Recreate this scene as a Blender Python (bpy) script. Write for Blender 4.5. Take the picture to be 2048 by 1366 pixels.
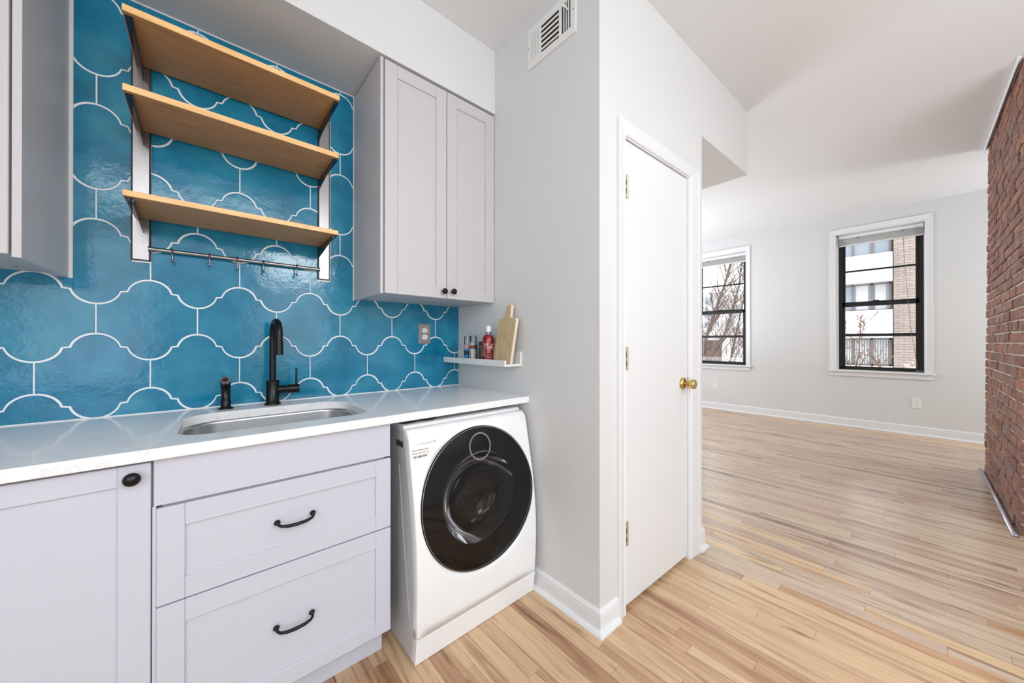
import bpy, bmesh, math, random
from mathutils import Matrix, Vector
for o in list(bpy.data.objects): bpy.data.objects.remove(o)
S = bpy.context.scene
COL = S.collection
rnd = random.Random(7)
PI = math.pi
# ------------------------------------------------------------ camera
cam = bpy.data.objects.new('camera', bpy.data.cameras.new('camera'))
COL.objects.link(cam); S.camera = cam
cam.location = (0, -1.901, 1.182)
cam.rotation_euler = (math.radians(90 + .134), 0, math.radians(48.925 - 90))
cam.data.sensor_width = 36; cam.data.lens = 702.66 / 2048 * 36
cam.data.clip_start = .05; cam.data.clip_end = 200
# ------------------------------------------------------------ light
w = bpy.data.worlds.new('world'); S.world = w; w.use_nodes = True
bg = w.node_tree.nodes['Background']
bg.inputs[0].default_value = (.96, .98, 1, 1); bg.inputs[1].default_value = 3.2
def area(name, loc, rot, sx, sy, power, col=(1, 1, 1)):
    l = bpy.data.lights.new(name, 'AREA'); l.shape = 'RECTANGLE'; l.size = sx; l.size_y = sy
    l.energy = power; l.color = col
    o = bpy.data.objects.new(name, l); o.location = loc; o.rotation_euler = rot; COL.objects.link(o); return o
R = math.radians
DAY = (.87, .94, 1)
area('rear_window_light', (.98, -4.12, 2.42), (R(90), 0, 0), .66, .66, 20, DAY)
area('kitchen_overhead_fill', (-.1, -3.6, 2.75), (R(3), 0, 0), 1.6, .8, 26, DAY)  # added fill light behind the camera, no known ceiling lamp there
area('left_side_fill', (-1.58, -2.9, 1.5), (0, R(-90), 0), 1.5, 1.0, 26, DAY)  # added fill to brighten the right wall; the left wall has no window
area('hall_overhead_fill', (2.1, -2.9, 2.74), (R(-8), 0, 0), .8, .8, 11, DAY)  # added out-of-view fill for worktop and floor, not a real fixture
area('living_side_fill', (4.6, 2.42, 1.7), (R(-90), 0, 0), 2.4, 1.8, 56, DAY)  # added fill for the living room; the wall behind it is solid
area('living_rear_window_light', (6.1, -4.12, 1.6), (R(90), 0, 0), .9, 1.8, 36, DAY)
area('hall_upward_fill', (2.4, -3.5, .9), (R(180), 0, 0), 1.4, 1.2, 15, DAY)  # added fill aimed upward to lift the ceiling, no lamp stands here
area('kitchen_upward_fill', (-.9, -3.2, 1.1), (R(180), 0, 0), .8, .8, 6, DAY)  # unseen upward fill, added for soft bounce off the kitchen ceiling
area('living_upward_fill', (4.9, 1.3, .8), (R(180), 0, 0), 2.0, 1.6, 48, DAY)  # fill added out of sight behind the closet to brighten ceiling and soffit
S.view_settings.view_transform = 'Standard'; S.view_settings.look = 'None'
S.view_settings.gamma = 1; S.view_settings.use_curve_mapping = False
S.view_settings.exposure = 0.0

# ------------------------------------------------------------ materials
def newmat(name):
    m = bpy.data.materials.new(name); m.use_nodes = True
    nt = m.node_tree; return m, nt, nt.nodes['Principled BSDF'], nt.links.new
def lin(c):
    return tuple(((x/255)/12.92 if x/255 <= .04045 else ((x/255+.055)/1.055)**2.4) for x in c) + (1,)
def flat(name, rgb, rough=.5, metal=0, bump=0, bscale=200, spec=.5, coat=0):
    m, nt, b, L = newmat(name)
    b.inputs['Base Color'].default_value = lin(rgb); b.inputs['Roughness'].default_value = rough
    b.inputs['Metallic'].default_value = metal; b.inputs['Specular IOR Level'].default_value = spec
    b.inputs['Coat Weight'].default_value = coat
    n = nt.nodes.new('ShaderNodeTexNoise'); n.inputs['Scale'].default_value = bscale
    g = nt.nodes.new('ShaderNodeNewGeometry'); L(g.outputs['Position'], n.inputs['Vector'])
    if bump:
        bp = nt.nodes.new('ShaderNodeBump'); bp.inputs['Strength'].default_value = bump; bp.inputs['Distance'].default_value = .002
        L(n.outputs[0], bp.inputs['Height']); L(bp.outputs[0], b.inputs['Normal'])
    mr = nt.nodes.new('ShaderNodeMapRange'); mr.inputs[3].default_value = max(0, rough-.04); mr.inputs[4].default_value = rough+.04
    L(n.outputs[0], mr.inputs[0]); L(mr.outputs[0], b.inputs['Roughness'])
    return m
M = {}
M['wall'] = flat('wall_paint', (220, 220, 220), .65, bump=.15, bscale=350)
M['ceil'] = flat('ceiling_paint', (232, 232, 233), .8, bump=.1, bscale=200)
M['trim'] = flat('trim_paint', (232, 233, 235), .3, bump=.05, bscale=60)
M['cab'] = flat('cabinet_paint', (204, 206, 218), .38, bump=.04, bscale=90)
M['cabu'] = flat('cabinet_paint_upper', (200, 196, 198), .38, bump=.04, bscale=90)
M['grout'] = flat('grout', (246, 247, 248), .8, bump=.4, bscale=500)
M['black'] = flat('matte_black_metal', (9, 9, 12), .3, 0, spec=.35)
M['blackframe'] = flat('black_window_frame', (12, 11, 11), .5)
M['steel'] = flat('brushed_steel', (160, 156, 156), .26, 1, bump=.02, bscale=400)
M['steelb'] = flat('steel_dark_reflection', (92, 92, 98), .14, 1)  # bracket steel; the dark surroundings it reflects are put into its colour
M['steeld'] = flat('steel_sink', (200, 200, 200), .3, 1, bump=.1, bscale=400)
M['brass'] = flat('brass', (205, 180, 115), .18, 1)
M['nickel'] = flat('hinge_metal', (198, 190, 160), .35, .6)
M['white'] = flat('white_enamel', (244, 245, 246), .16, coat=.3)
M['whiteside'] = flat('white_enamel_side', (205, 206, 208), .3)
M['plastic'] = flat('white_plastic', (235, 235, 233), .35)
M['dark'] = flat('dark_void', (8, 8, 9), .6)
M['slot'] = flat('slot_dark', (35, 33, 33), .6)
M['outletplate'] = flat('outlet_plate_metal', (168, 158, 155), .35, .6)
M['seam'] = flat('seam_grey', (120, 120, 124), .5)
M['ink'] = flat('ink_grey', (95, 95, 98), .6)
M['inklight'] = flat('ink_light', (205, 206, 208), .3, .3)
M['stripmetal'] = flat('floor_strip_metal', (175, 172, 180), .25, .9)
M['rubber'] = flat('black_rubber', (25, 25, 26), .5)

def mnode(nt, op, a, b=None):
    n = nt.nodes.new('ShaderNodeMath'); n.operation = op
    for i, v in enumerate((a, b)):
        if v is None: continue
        if isinstance(v, (int, float)): n.inputs[i].default_value = v
        else: nt.links.new(v, n.inputs[i])
    return n.outputs[0]
def attr_vec(nt, sx, sy, sz):
    """world position, shifted per piece by its tint, scaled"""
    L = nt.links.new
    g = nt.nodes.new('ShaderNodeNewGeometry'); a = nt.nodes.new('ShaderNodeAttribute'); a.attribute_name = 'tint'
    mm = nt.nodes.new('ShaderNodeVectorMath'); mm.operation = 'SCALE'; mm.inputs[0].default_value = (37, 53, 71)
    L(a.outputs['Fac'], mm.inputs['Scale'])
    ad = nt.nodes.new('ShaderNodeVectorMath'); ad.operation = 'ADD'; L(g.outputs['Position'], ad.inputs[0]); L(mm.outputs[0], ad.inputs[1])
    sc = nt.nodes.new('ShaderNodeVectorMath'); sc.operation = 'MULTIPLY'; L(ad.outputs[0], sc.inputs[0]); sc.inputs[1].default_value = (sx, sy, sz)
    return sc.outputs[0], a.outputs['Fac']
def ramp(nt, fac, stops):
    r = nt.nodes.new('ShaderNodeValToRGB'); el = r.color_ramp.elements
    while len(el) < len(stops): el.new(.5)
    for e, (p, c) in zip(el, stops): e.position = p; e.color = lin(c)
    nt.links.new(fac, r.inputs[0]); return r.outputs[0]
def noise(nt, vec, scale, detail=3, rough=.5, dist=0):
    n = nt.nodes.new('ShaderNodeTexNoise'); n.inputs['Scale'].default_value = scale; n.inputs['Detail'].default_value = detail
    n.inputs['Roughness'].default_value = rough; n.inputs['Distortion'].default_value = dist
    nt.links.new(vec, n.inputs['Vector']); return n.outputs[0]
def mix(nt, fac, a, b, mode='MIX'):
    n = nt.nodes.new('ShaderNodeMix'); n.data_type = 'RGBA'; n.blend_type = mode
    for s, v in ((n.inputs[0], fac), (n.inputs[6], a), (n.inputs[7], b)):
        if isinstance(v, (int, float)): s.default_value = v
        elif isinstance(v, tuple): s.default_value = v
        else: nt.links.new(v, s)
    return n.outputs[2]
def bump(nt, b, h, strength=.3, dist=.002):
    bp = nt.nodes.new('ShaderNodeBump'); bp.inputs['Strength'].default_value = strength; bp.inputs['Distance'].default_value = dist
    nt.links.new(h, bp.inputs['Height']); nt.links.new(bp.outputs[0], b.inputs['Normal'])

def wood_floor():
    m, nt, b, L = newmat('oak_strip_floor')
    v, t = attr_vec(nt, 22, 1.3, 22)
    v2, _ = attr_vec(nt, 150, 4, 150)
    v3, _ = attr_vec(nt, 14, 1.1, 14)
    base = ramp(nt, t, [(0, (198, 172, 148)), (.12, (204, 180, 156)), (.24, (206, 184, 160)), (.34, (198, 170, 148)), (.44, (186, 158, 136)), (.5, (174, 146, 124)),
                        (.51, (214, 178, 138)), (.62, (220, 188, 150)), (.74, (206, 168, 132)), (.84, (194, 152, 116)), (.92, (168, 126, 96)), (1, (136, 98, 76))])
    g1 = noise(nt, v, 1.0, 4, .6, .8)
    g2 = noise(nt, v2, 1.0, 3, .6, .2)
    g3 = noise(nt, v3, 1.0, 3, .5, 1.5)
    f1 = ramp(nt, g1, [(.3, (185, 165, 150)), (.5, (255, 255, 255)), (1, (255, 255, 255))])
    f2 = ramp(nt, g2, [(.3, (222, 212, 204)), (.55, (255, 255, 255)), (1, (255, 255, 255))])
    f3 = ramp(nt, g3, [(.24, (92, 74, 66)), (.31, (186, 166, 156)), (.40, (255, 255, 255)), (1, (255, 255, 255))])
    c = mix(nt, .8, base, f1, 'MULTIPLY'); c = mix(nt, .7, c, f2, 'MULTIPLY'); c = mix(nt, .85, c, f3, 'MULTIPLY')
    L(c, b.inputs['Base Color'])
    b.inputs['Roughness'].default_value = .24; b.inputs['Specular IOR Level'].default_value = .7
    bump(nt, b, g2, .12, .001)
    return m
M['floor'] = wood_floor()
def brick_mat():
    m, nt, b, L = newmat('old_red_brick')
    v, t = attr_vec(nt, 1, 1, 1)
    base = ramp(nt, t, [(0, (126, 90, 78)), (.3, (146, 105, 92)), (.55, (158, 116, 102)), (.78, (144, 114, 106)), (.9, (170, 114, 88)), (1, (112, 98, 94))])
    n1 = noise(nt, v, 22, 5, .65); n2 = noise(nt, v, 90, 4, .7)
    c = mix(nt, .7, base, ramp(nt, n1, [(.3, (130, 118, 112)), (.6, (255, 255, 255)), (1, (255, 245, 235))]), 'MULTIPLY')
    dust = ramp(nt, n2, [(.55, (0, 0, 0)), (.75, (255, 255, 255)), (1, (255, 255, 255))])
    c = mix(nt, mnode(nt, 'MULTIPLY', dust, .5), c, lin((196, 170, 158)))
    L(c, b.inputs['Base Color']); b.inputs['Roughness'].default_value = .8
    bump(nt, b, n2, .8, .004); return m
M['brick'] = brick_mat()
M['mortar'] = flat('mortar', (194, 178, 160), .95, bump=1.0, bscale=160)
def tile_mat():
    m, nt, b, L = newmat('teal_glazed_tile')
    v, t = attr_vec(nt, 1, 1, 1)
    n1 = noise(nt, v, 7, 4, .6, .3); n2 = noise(nt, v, 60, 4, .6)
    c = ramp(nt, n1, [(.3, (14, 108, 142)), (.5, (28, 126, 162)), (.7, (50, 142, 170)), (1, (76, 152, 172))])
    sp = ramp(nt, n2, [(.72, (0, 0, 0)), (.8, (255, 255, 255)), (1, (255, 255, 255))])
    c = mix(nt, mnode(nt, 'MULTIPLY', sp, .25), c, lin((120, 180, 190)))
    c = mix(nt, mnode(nt, 'MULTIPLY', t, .14), c, lin((60, 134, 146)))
    L(c, b.inputs['Base Color']); b.inputs['Roughness'].default_value = .08; b.inputs['Specular IOR Level'].default_value = .42
    n3 = noise(nt, v, 16, 3, .55); n4 = noise(nt, v, 110, 3, .6)
    h = mnode(nt, 'ADD', n3, mnode(nt, 'MULTIPLY', n4, .22))
    bump(nt, b, h, .22, .005); return m
M['tile'] = tile_mat()
def quartz():
    m, nt, b, L = newmat('white_quartz')
    g = nt.nodes.new('ShaderNodeNewGeometry'); v = g.outputs['Position']
    mp = nt.nodes.new('ShaderNodeMapping'); mp.inputs['Rotation'].default_value = (0, 0, .5); mp.inputs['Scale'].default_value = (1.2, 3.4, 1.2); L(v, mp.inputs[0])
    n = noise(nt, mp.outputs[0], 1.6, 6, .62, .8)
    d = mnode(nt, 'ABSOLUTE', mnode(nt, 'SUBTRACT', n, .5))
    k = ramp(nt, d, [(0, (206, 206, 208)), (.004, (234, 234, 235)), (.012, (243, 243, 244)), (1, (244, 244, 244))])
    n2 = noise(nt, v, 5, 2); k = mix(nt, n2, lin((244, 244, 244)), k)
    L(k, b.inputs['Base Color']); b.inputs['Roughness'].default_value = .12; b.inputs['Specular IOR Level'].default_value = .25
    return m
M['quartz'] = quartz()
def bamboo(name, c0, c1, sc):
    m, nt, b, L = newmat(name)
    g = nt.nodes.new('ShaderNodeNewGeometry')
    s = nt.nodes.new('ShaderNodeVectorMath'); s.operation = 'MULTIPLY'; s.inputs[1].default_value = sc; L(g.outputs['Position'], s.inputs[0])
    n = noise(nt, s.outputs[0], 1, 4, .6)
    L(ramp(nt, n, [(.3, c0), (.65, c1), (1, c1)]), b.inputs['Base Color']); b.inputs['Roughness'].default_value = .45; return m
M['bamboo'] = bamboo('bamboo', (176, 128, 80), (208, 160, 108), (6, 150, 150))
M['bambooedge'] = bamboo('bamboo_edge', (232, 180, 116), (246, 204, 146), (8, 100, 60))
M['board'] = bamboo('cutting_board_wood', (180, 158, 118), (214, 192, 150), (90, 120, 5))
M['boardedge'] = bamboo('cutting_board_edge', (222, 200, 178), (240, 222, 204), (90, 90, 6))
def glass(name, tint=(1, 1, 1, 1), refl=.06, rough=0.0, dark=1):
    m = bpy.data.materials.new(name); m.use_nodes = True; nt = m.node_tree; L = nt.links.new
    nt.nodes.remove(nt.nodes['Principled BSDF']); out = nt.nodes['Material Output']
    t = nt.nodes.new('ShaderNodeBsdfTransparent'); t.inputs[0].default_value = tint
    g = nt.nodes.new('ShaderNodeBsdfGlossy'); g.inputs['Roughness'].default_value = rough
    f = nt.nodes.new('ShaderNodeLayerWeight'); f.inputs[0].default_value = .25
    mx = nt.nodes.new('ShaderNodeMixShader')
    k = mnode(nt, 'MULTIPLY', f.outputs['Fresnel'], dark); k = mnode(nt, 'ADD', k, refl*.3)
    L(k, mx.inputs[0]); L(t.outputs[0], mx.inputs[1]); L(g.outputs[0], mx.inputs[2]); L(mx.outputs[0], out.inputs[0]); return m
M['pane'] = glass('window_glass', (.97, .98, .98, 1), .05)
M['doorglass'] = glass('smoked_door_glass', (.42, .42, .43, 1), .06, .02)
M['clear'] = glass('clear_glass', (.9, .92, .93, 1), .2)

# ------------------------------------------------------------ mesh helper
class MB:
    def __init__(s): s.v = []; s.f = []; s.t = []; s.sm = []
    def add(s, vs, fs, tint=0, smooth=False):
        k = len(s.v); s.v += [tuple(p) for p in vs]
        for f in fs: s.f.append([k+i for i in f]); s.t.append(tint); s.sm.append(smooth)
        return s
    def box(s, x0, x1, y0, y1, z0, z1, b=0, tint=0, xf=None):
        if x0 > x1: x0, x1 = x1, x0
        if y0 > y1: y0, y1 = y1, y0
        if z0 > z1: z0, z1 = z1, z0
        if b <= 0:
            vs = [(x, y, z) for z in (z0, z1) for y in (y0, y1) for x in (x0, x1)]
            fs = [(0, 2, 3, 1), (4, 5, 7, 6), (0, 1, 5, 4), (2, 6, 7, 3), (0, 4, 6, 2), (1, 3, 7, 5)]
        else:
            b = min(b, (x1-x0)/2.01, (y1-y0)/2.01, (z1-z0)/2.01)
            vs = []; fs = []
            c = [(x0, x1), (y0, y1), (z0, z1)]
            idx = {}
            for i in range(8):
                sg = [(i >> k) & 1 for k in range(3)]
                for ax in range(3):
                    p = []
                    for k in range(3):
                        q = c[k][sg[k]]
                        if k != ax: q += b if sg[k] == 0 else -b
                        p.append(q)
                    idx[(i, ax)] = len(vs); vs.append(tuple(p))
            for ax in range(3):
                u, v = [(1, 2), (2, 0), (0, 1)][ax]
                for sd in (0, 1):
                    q = []
                    for a, bb in ((0, 0), (1, 0), (1, 1), (0, 1)):
                        q.append(idx[((sd << ax) | (a << u) | (bb << v), ax)])
                    fs.append(q if sd else q[::-1])
            for ax in range(3):
                u, v = [(1, 2), (2, 0), (0, 1)][ax]
                for a in (0, 1):
                    for bb in (0, 1):
                        i0 = (a << u) | (bb << v); i1 = i0 | (1 << ax)
                        q = [idx[(i0, u)], idx[(i0, v)], idx[(i1, v)], idx[(i1, u)]]
                        fs.append(q if (a ^ bb) else q[::-1])
            for i in range(8):
                q = [idx[(i, 0)], idx[(i, 1)], idx[(i, 2)]]
                fs.append(q if bin(i).count('1') % 2 else q[::-1])
        if xf: vs = [xf(p) for p in vs]
        return s.add(vs, fs, tint)
    def tube(s, pts, r, n=10, smooth=True, caps=True):
        pts = [Vector(p) for p in pts]; rs = r if isinstance(r, (list, tuple)) else [r]*len(pts)
        vs = []; fs = []; ref = None
        for i, p in enumerate(pts):
            d = (pts[min(i+1, len(pts)-1)]-pts[max(i-1, 0)]).normalized()
            if ref is None: ref = Vector((0, 0, 1)) if abs(d.z) < .9 else Vector((1, 0, 0))
            a = d.cross(ref).normalized(); bb = a.cross(d).normalized(); ref = bb
            for k in range(n):
                t = 2*PI*k/n; vs.append(p+(a*math.cos(t)+bb*math.sin(t))*rs[i])
        for i in range(len(pts)-1):
            for k in range(n):
                fs.append((i*n+k, i*n+(k+1) % n, (i+1)*n+(k+1) % n, (i+1)*n+k))
        s.add(vs, fs, 0, smooth)
        if caps:
            s.add(vs[:n], [tuple(range(n))[::-1]]); s.add(vs[-n:], [tuple(range(n))])
        return s
    def lathe(s, prof, c=(0, 0, 0), axis='z', n=24, smooth=True):
        """prof: list (radius, height)"""
        vs = []; fs = []
        for r, h in prof:
            for k in range(n):
                t = 2*PI*k/n; a, bb = r*math.cos(t), r*math.sin(t)
                p = {'z': (a, bb, h), 'y': (a, h, bb), 'x': (h, a, bb)}[axis]
                vs.append((c[0]+p[0], c[1]+p[1], c[2]+p[2]))
        for i in range(len(prof)-1):
            for k in range(n): fs.append((i*n+k, i*n+(k+1) % n, (i+1)*n+(k+1) % n, (i+1)*n+k))
        s.add(vs, fs, 0, smooth)
        s.add(vs[:n], [tuple(range(n))]); s.add(vs[-n:], [tuple(range(n))]); return s
    def prism(s, poly, axis, a0, a1, tint=0, smooth=False):
        """poly of 2-D points in the other two axes (order x,y,z), extruded along axis from a0 to a1"""
        def P(p, a): return {'x': (a, p[0], p[1]), 'y': (p[0], a, p[1]), 'z': (p[0], p[1], a)}[axis]
        n = len(poly); vs = [P(p, a0) for p in poly]+[P(p, a1) for p in poly]
        fs = [tuple(range(n)), tuple(range(n, 2*n))[::-1]]+[(i, i+n, (i+1) % n+n, (i+1) % n) for i in range(n)]
        return s.add(vs, fs, tint, smooth)
    def build(s, name, mat, parent=None, xf=None, normals=True, org=None):
        vs = [tuple(xf(p)) for p in s.v] if xf else s.v
        if parent is not None:
            q = parent; o0 = Vector((0, 0, 0))
            while q is not None: o0 += q.location; q = q.parent
            loc = Vector((0, 0, 0))
        else:
            if org: o0 = Vector(org)
            else:
                xs = [p[0] for p in vs]; ys = [p[1] for p in vs]; zs = [p[2] for p in vs]
                o0 = Vector(((min(xs)+max(xs))/2, (min(ys)+max(ys))/2, min(zs)))
            loc = o0
        me = bpy.data.meshes.new(name)
        me.from_pydata([(p[0]-o0.x, p[1]-o0.y, p[2]-o0.z) for p in vs], [], s.f)
        me.polygons.foreach_set('use_smooth', s.sm)
        a = me.attributes.new('tint', 'FLOAT', 'FACE'); a.data.foreach_set('value', s.t)
        if normals:
            bm = bmesh.new(); bm.from_mesh(me); bmesh.ops.recalc_face_normals(bm, faces=bm.faces); bm.to_mesh(me); bm.free()
        me.materials.append(M[mat] if isinstance(mat, str) else mat)
        o = bpy.data.objects.new(name, me); COL.objects.link(o); o.location = loc
        if parent is not None: o.parent = parent
        return o
def thing(name, label, cat, loc, group=None):
    o = bpy.data.objects.new(name, None); COL.objects.link(o); o.location = loc; o.empty_display_size = .05
    tag(o, label, cat, group); return o
def tag(o, label, cat, group=None):
    o['label'] = label; o['category'] = cat
    if group: o['group'] = group
    return o
def struct(o): o['kind'] = 'structure'; return o
def copy_tree(o, parent=None):
    c = o.copy(); COL.objects.link(c); c.parent = parent
    for ch in [q for q in bpy.data.objects if q.parent == o]: copy_tree(ch, c)
    return c
def box(*a, b=0): return MB().box(*a, b=b)
def text(s, size, mat, parent, place, name='lettering', depth=.0004, bold=0):
    cu = bpy.data.curves.new(name, 'FONT'); cu.body = s; cu.size = size; cu.extrude = depth; cu.offset = bold
    o = bpy.data.objects.new(name+'_tmp', cu); COL.objects.link(o); bpy.context.view_layer.update()
    me = bpy.data.meshes.new_from_object(o.evaluated_get(bpy.context.evaluated_depsgraph_get()))
    bpy.data.objects.remove(o)
    me.transform(place); q = parent; o0 = Vector((0, 0, 0))
    while q is not None: o0 += q.location; q = q.parent
    me.transform(Matrix.Translation(-o0)); me.materials.clear(); me.materials.append(M[mat])
    t = bpy.data.objects.new(name, me); COL.objects.link(t); t.parent = parent; return t

XR = 1.207
def ceilz(x): return 2.793 if x < XR else (2.793+(x-XR)/(2.92-XR)*.032 if x < 2.92 else 2.825+(x-2.92)*.0358)
A2 = math.radians(-2)
def rot(p):   # closet-front frame: (along wall, out of wall negative, z) -> world
    s, d, z = p; return (XR+s*math.cos(A2)-d*math.sin(A2), -1.058+s*math.sin(A2)+d*math.cos(A2), z)

# ============================================================ SETTING
# ---- ceiling
mb = MB(); xs = [-1.7, XR, 2.92, 4.8, 6.9]
pr = [(x, ceilz(x)) for x in xs]+[(x, ceilz(x)+.12) for x in xs[::-1]]
n = len(pr)
mb.add([(x, -4.3, z) for x, z in pr]+[(x, 2.6, z) for x, z in pr], [tuple(range(n)), tuple(range(n, 2*n))]+[(i, (i+1) % n, (i+1) % n+n, i+n) for i in range(n)])
struct(mb.build('ceiling', 'ceil'))
# ---- floor and boards
flo = struct(MB().box(-1.7, 6.95, -4.3, 2.6, -.06, -.019).build('floor', M['slot']))
BW = .0572; boards = []
x = -1.6; i = 0
while x < 6.83:
    y = -4.2+rnd.random()*-.3
    while y < 2.5:
        Lb = rnd.uniform(.3, .95) if x < 1.6 else rnd.uniform(.5, 1.7)
        y1 = y+Lb; cx, cy = x+BW/2, (y+y1)/2
        ys_, ye_ = max(y, -4.2), min(y1, 2.5)
        # what stands on the floor hides these
        hid = (cx < 1.16 and ys_ > -.3) or (1.3 < cx < 2.1 and ys_ > -.98)
        if not hid and ye_ > ys_:
            warm = x < 1.9 or rnd.random() < max(0, (2.7-x)/1.0) or x > 6.3
            t = rnd.choice([rnd.uniform(.51, .75), rnd.uniform(.55, 1)]) if warm else rnd.choice([rnd.uniform(0, .36), rnd.uniform(.05, .44), rnd.uniform(.1, .5)])
            if warm and x > 1.25: t = min(t, .8) if rnd.random() < .85 else t
            px = Vector((cx, min(max(-1.9, ys_), ye_), 0))-cam.location
            fw = Vector((math.cos(R(48.925)), math.sin(R(48.925)), 0))
            # visible at all: some point of the board inside the view
            vis = 0
            for k in range(9):
                q = Vector((cx, ys_+(ye_-ys_)*k/8, 0))-cam.location
                dd = q.dot(fw); rr = q.x*math.sin(R(48.925))-q.y*math.cos(R(48.925))
                if dd > .3 and abs(rr/dd) < 1.5 and 1.182/dd < 1.0: vis = max(vis, 1/dd**2)
            boards.append((-vis, x, ys_, ye_, t))
        y = y1
    x += BW
boards.sort(key=lambda q: q[0])
rest = MB()
for k, (v, x0, ys_, ye_, t) in enumerate(boards):
    m_ = MB() if k < 300 else rest
    g = .0003
    m_.box(x0+g, x0+BW-g, ys_+g, ye_-g, -.019, rnd.uniform(-.0004, 0), b=.0008, tint=t)
    if k < 300: m_.build('floorboard', 'floor', flo, normals=False)
r = rest.build('floorboards_beyond', 'floor', flo, normals=False); r['kind'] = 'stuff'
# ---- outer walls
def wallbox(name, *a): return struct(box(*a).build(name, 'wall'))
wallbox('wall_left', -1.75, -1.6, -4.3, .3, -.02, 2.9)
mb = MB(); 
for a in ((-1.75, -1.5, 0, 3.0), (-.5, .5, 0, 3.0), (1.5, 6.95, 0, 3.0), (-1.5, -.5, 0, .65), (-1.5, -.5, 2.55, 3.0), (.5, 1.5, 0, .9), (.5, 1.5, 2.6, 3.0)):
    mb.box(a[0], a[1], -4.35, -4.2, a[2]-.02, a[3])
struct(mb.build('wall_rear', 'wall'))
wallbox('wall_north', 2.1, 6.95, 2.5, 2.65, -.02, 3.05)
wb = struct(MB().box(-1.6, 1.35, -.0008, .15, -.02, 2.9).build('wall_back', 'grout', org=(0, 0, 0)))
# tiles ------------------------------------------------------
PX, PZ = .267, .2026
def halfcurve(n=9):   # peak (0,0) to valley (.1335,-.0966)
    pts = []
    Rr = .0593
    for k in range(n+1):
        a = math.radians(90-k*(90-12)/n); pts.append((Rr*math.cos(a), -Rr+Rr*math.sin(a)))
    xe, ze = pts[-1]; vx = PX/2; dz = -.0966
    mid = [(xe, ze)]
    q = [(vx-px, dz-pz) for px, pz in pts][::-1]
    return pts+q
HC = halfcurve()
def tilepoly(xc, zt):
    g = .0029
    top = [(xc-px, zt+pz) for px, pz in HC[::-1]]+[(xc+px, zt+pz) for px, pz in HC[1:]]
    zb = zt-.0956-PZ+.0
    bot = [(xc+px, zb-pz) for px, pz in HC[::-1]]+[(xc-px, zb-pz) for px, pz in HC[1:]]
    return inset(top+bot, g)
def inset(poly, g):
    n = len(poly); out = []
    for i in range(n):
        p0, p1, p2 = poly[i-1], poly[i], poly[(i+1) % n]
        d1 = (p1[0]-p0[0], p1[1]-p0[1]); d2 = (p2[0]-p1[0], p2[1]-p1[1])
        l1 = math.hypot(*d1) or 1; l2 = math.hypot(*d2) or 1
        nx = d1[1]/l1+d2[1]/l2; nz = -(d1[0]/l1+d2[0]/l2); l = math.hypot(nx, nz) or 1
        out.append((p1[0]+nx/l*g, p1[1]+nz/l*g))
    return out
def clip(poly, x0, x1, z0, z1):
    for ax, lim, sg in ((0, x0, 1), (0, x1, -1), (1, z0, 1), (1, z1, -1)):
        out = []
        for i in range(len(poly)):
            a, b_ = poly[i-1], poly[i]; ia = (a[ax]-lim)*sg >= 0; ib = (b_[ax]-lim)*sg >= 0
            if ia != ib:
                t = (lim-a[ax])/(b_[ax]-a[ax]); out.append((a[0]+(b_[0]-a[0])*t, a[1]+(b_[1]-a[1])*t))
            if ib: out.append(b_)
        poly = out
        if len(poly) < 3: return []
    return poly
def area2(p): return abs(sum(p[i-1][0]*p[i][1]-p[i][0]*p[i-1][1] for i in range(len(p)))/2)
for r_ in range(-1, 9):
    zt = 1.2126+PZ*(r_-0)          # peak of this row's domes
    off = -.2915 if r_ % 2 == 0 else -.159
    for k in range(-4, 7):
        xc = off+PX*k
        for (x0, x1, z0, z1) in ((-.344, .5715, .9165, 2.444),):
            pl = clip(tilepoly(xc, zt), x0, x1, z0, z1)
            # beyond the open bay, tiles stop under the wall cabinets
            pls = [pl] if pl else []
            if xc-PX/2 < -.344: 
                q = clip(tilepoly(xc, zt), -1.2, -.344, .9165, 1.42); 
                pls = [clip(tilepoly(xc, zt), -1.2, .5715, .9165, 1.42)] if zt-.3 < 1.40 and zt < 1.44 else pls+([q] if q else [])
            if xc+PX/2 > .5715:
                if zt < 1.44: pls = [clip(tilepoly(xc, zt), -1.2, XR-.001, .9165, 1.41)]
                else: 
                    q = clip(tilepoly(xc, zt), .5715, XR-.001, .9165, 1.41); pls = pls+([q] if q else [])
        for pl in pls:
            if not pl or area2(pl) < 1e-4: continue
            t = rnd.random(); ins = inset(pl, .0012); n = len(pl)
            yo = rnd.uniform(-.0006, .0004)
            mb = MB(); mb.add([(p[0], .004, p[1]) for p in pl]+[(p[0], -.002+yo, p[1]) for p in pl]+[(p[0], -.003+yo, p[1]) for p in ins],
                   [tuple(range(2*n, 3*n))]+[(i, (i+1) % n, (i+1) % n+n, i+n) for i in range(n)]+[(i+n, (i+1) % n+n, (i+1) % n+2*n, i+2*n) for i in range(n)], tint=t)
            mb.build('tile', 'tile', wb)
MB().box(-1.6, XR, -.006, .004, .9145, .9185).box(-.353, -.3435, -.009, .004, 1.402, 2.445).box(.5695, .5735, -.007, .004, 1.395, 2.445).box(-.36, .58, -.006, .004, 2.441, 2.446).build('caulk', 'trim', wb)
# bulkhead above the cabinets
struct(box(-1.6, XR, -.372, .0, 2.446, 2.83).build('wall_bulkhead', 'wall'))
# right wall (closet side)
struct(box(XR, XR+.09, -1.058, .0, -.02, 2.83).build('wall_right', 'wall'))
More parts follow.
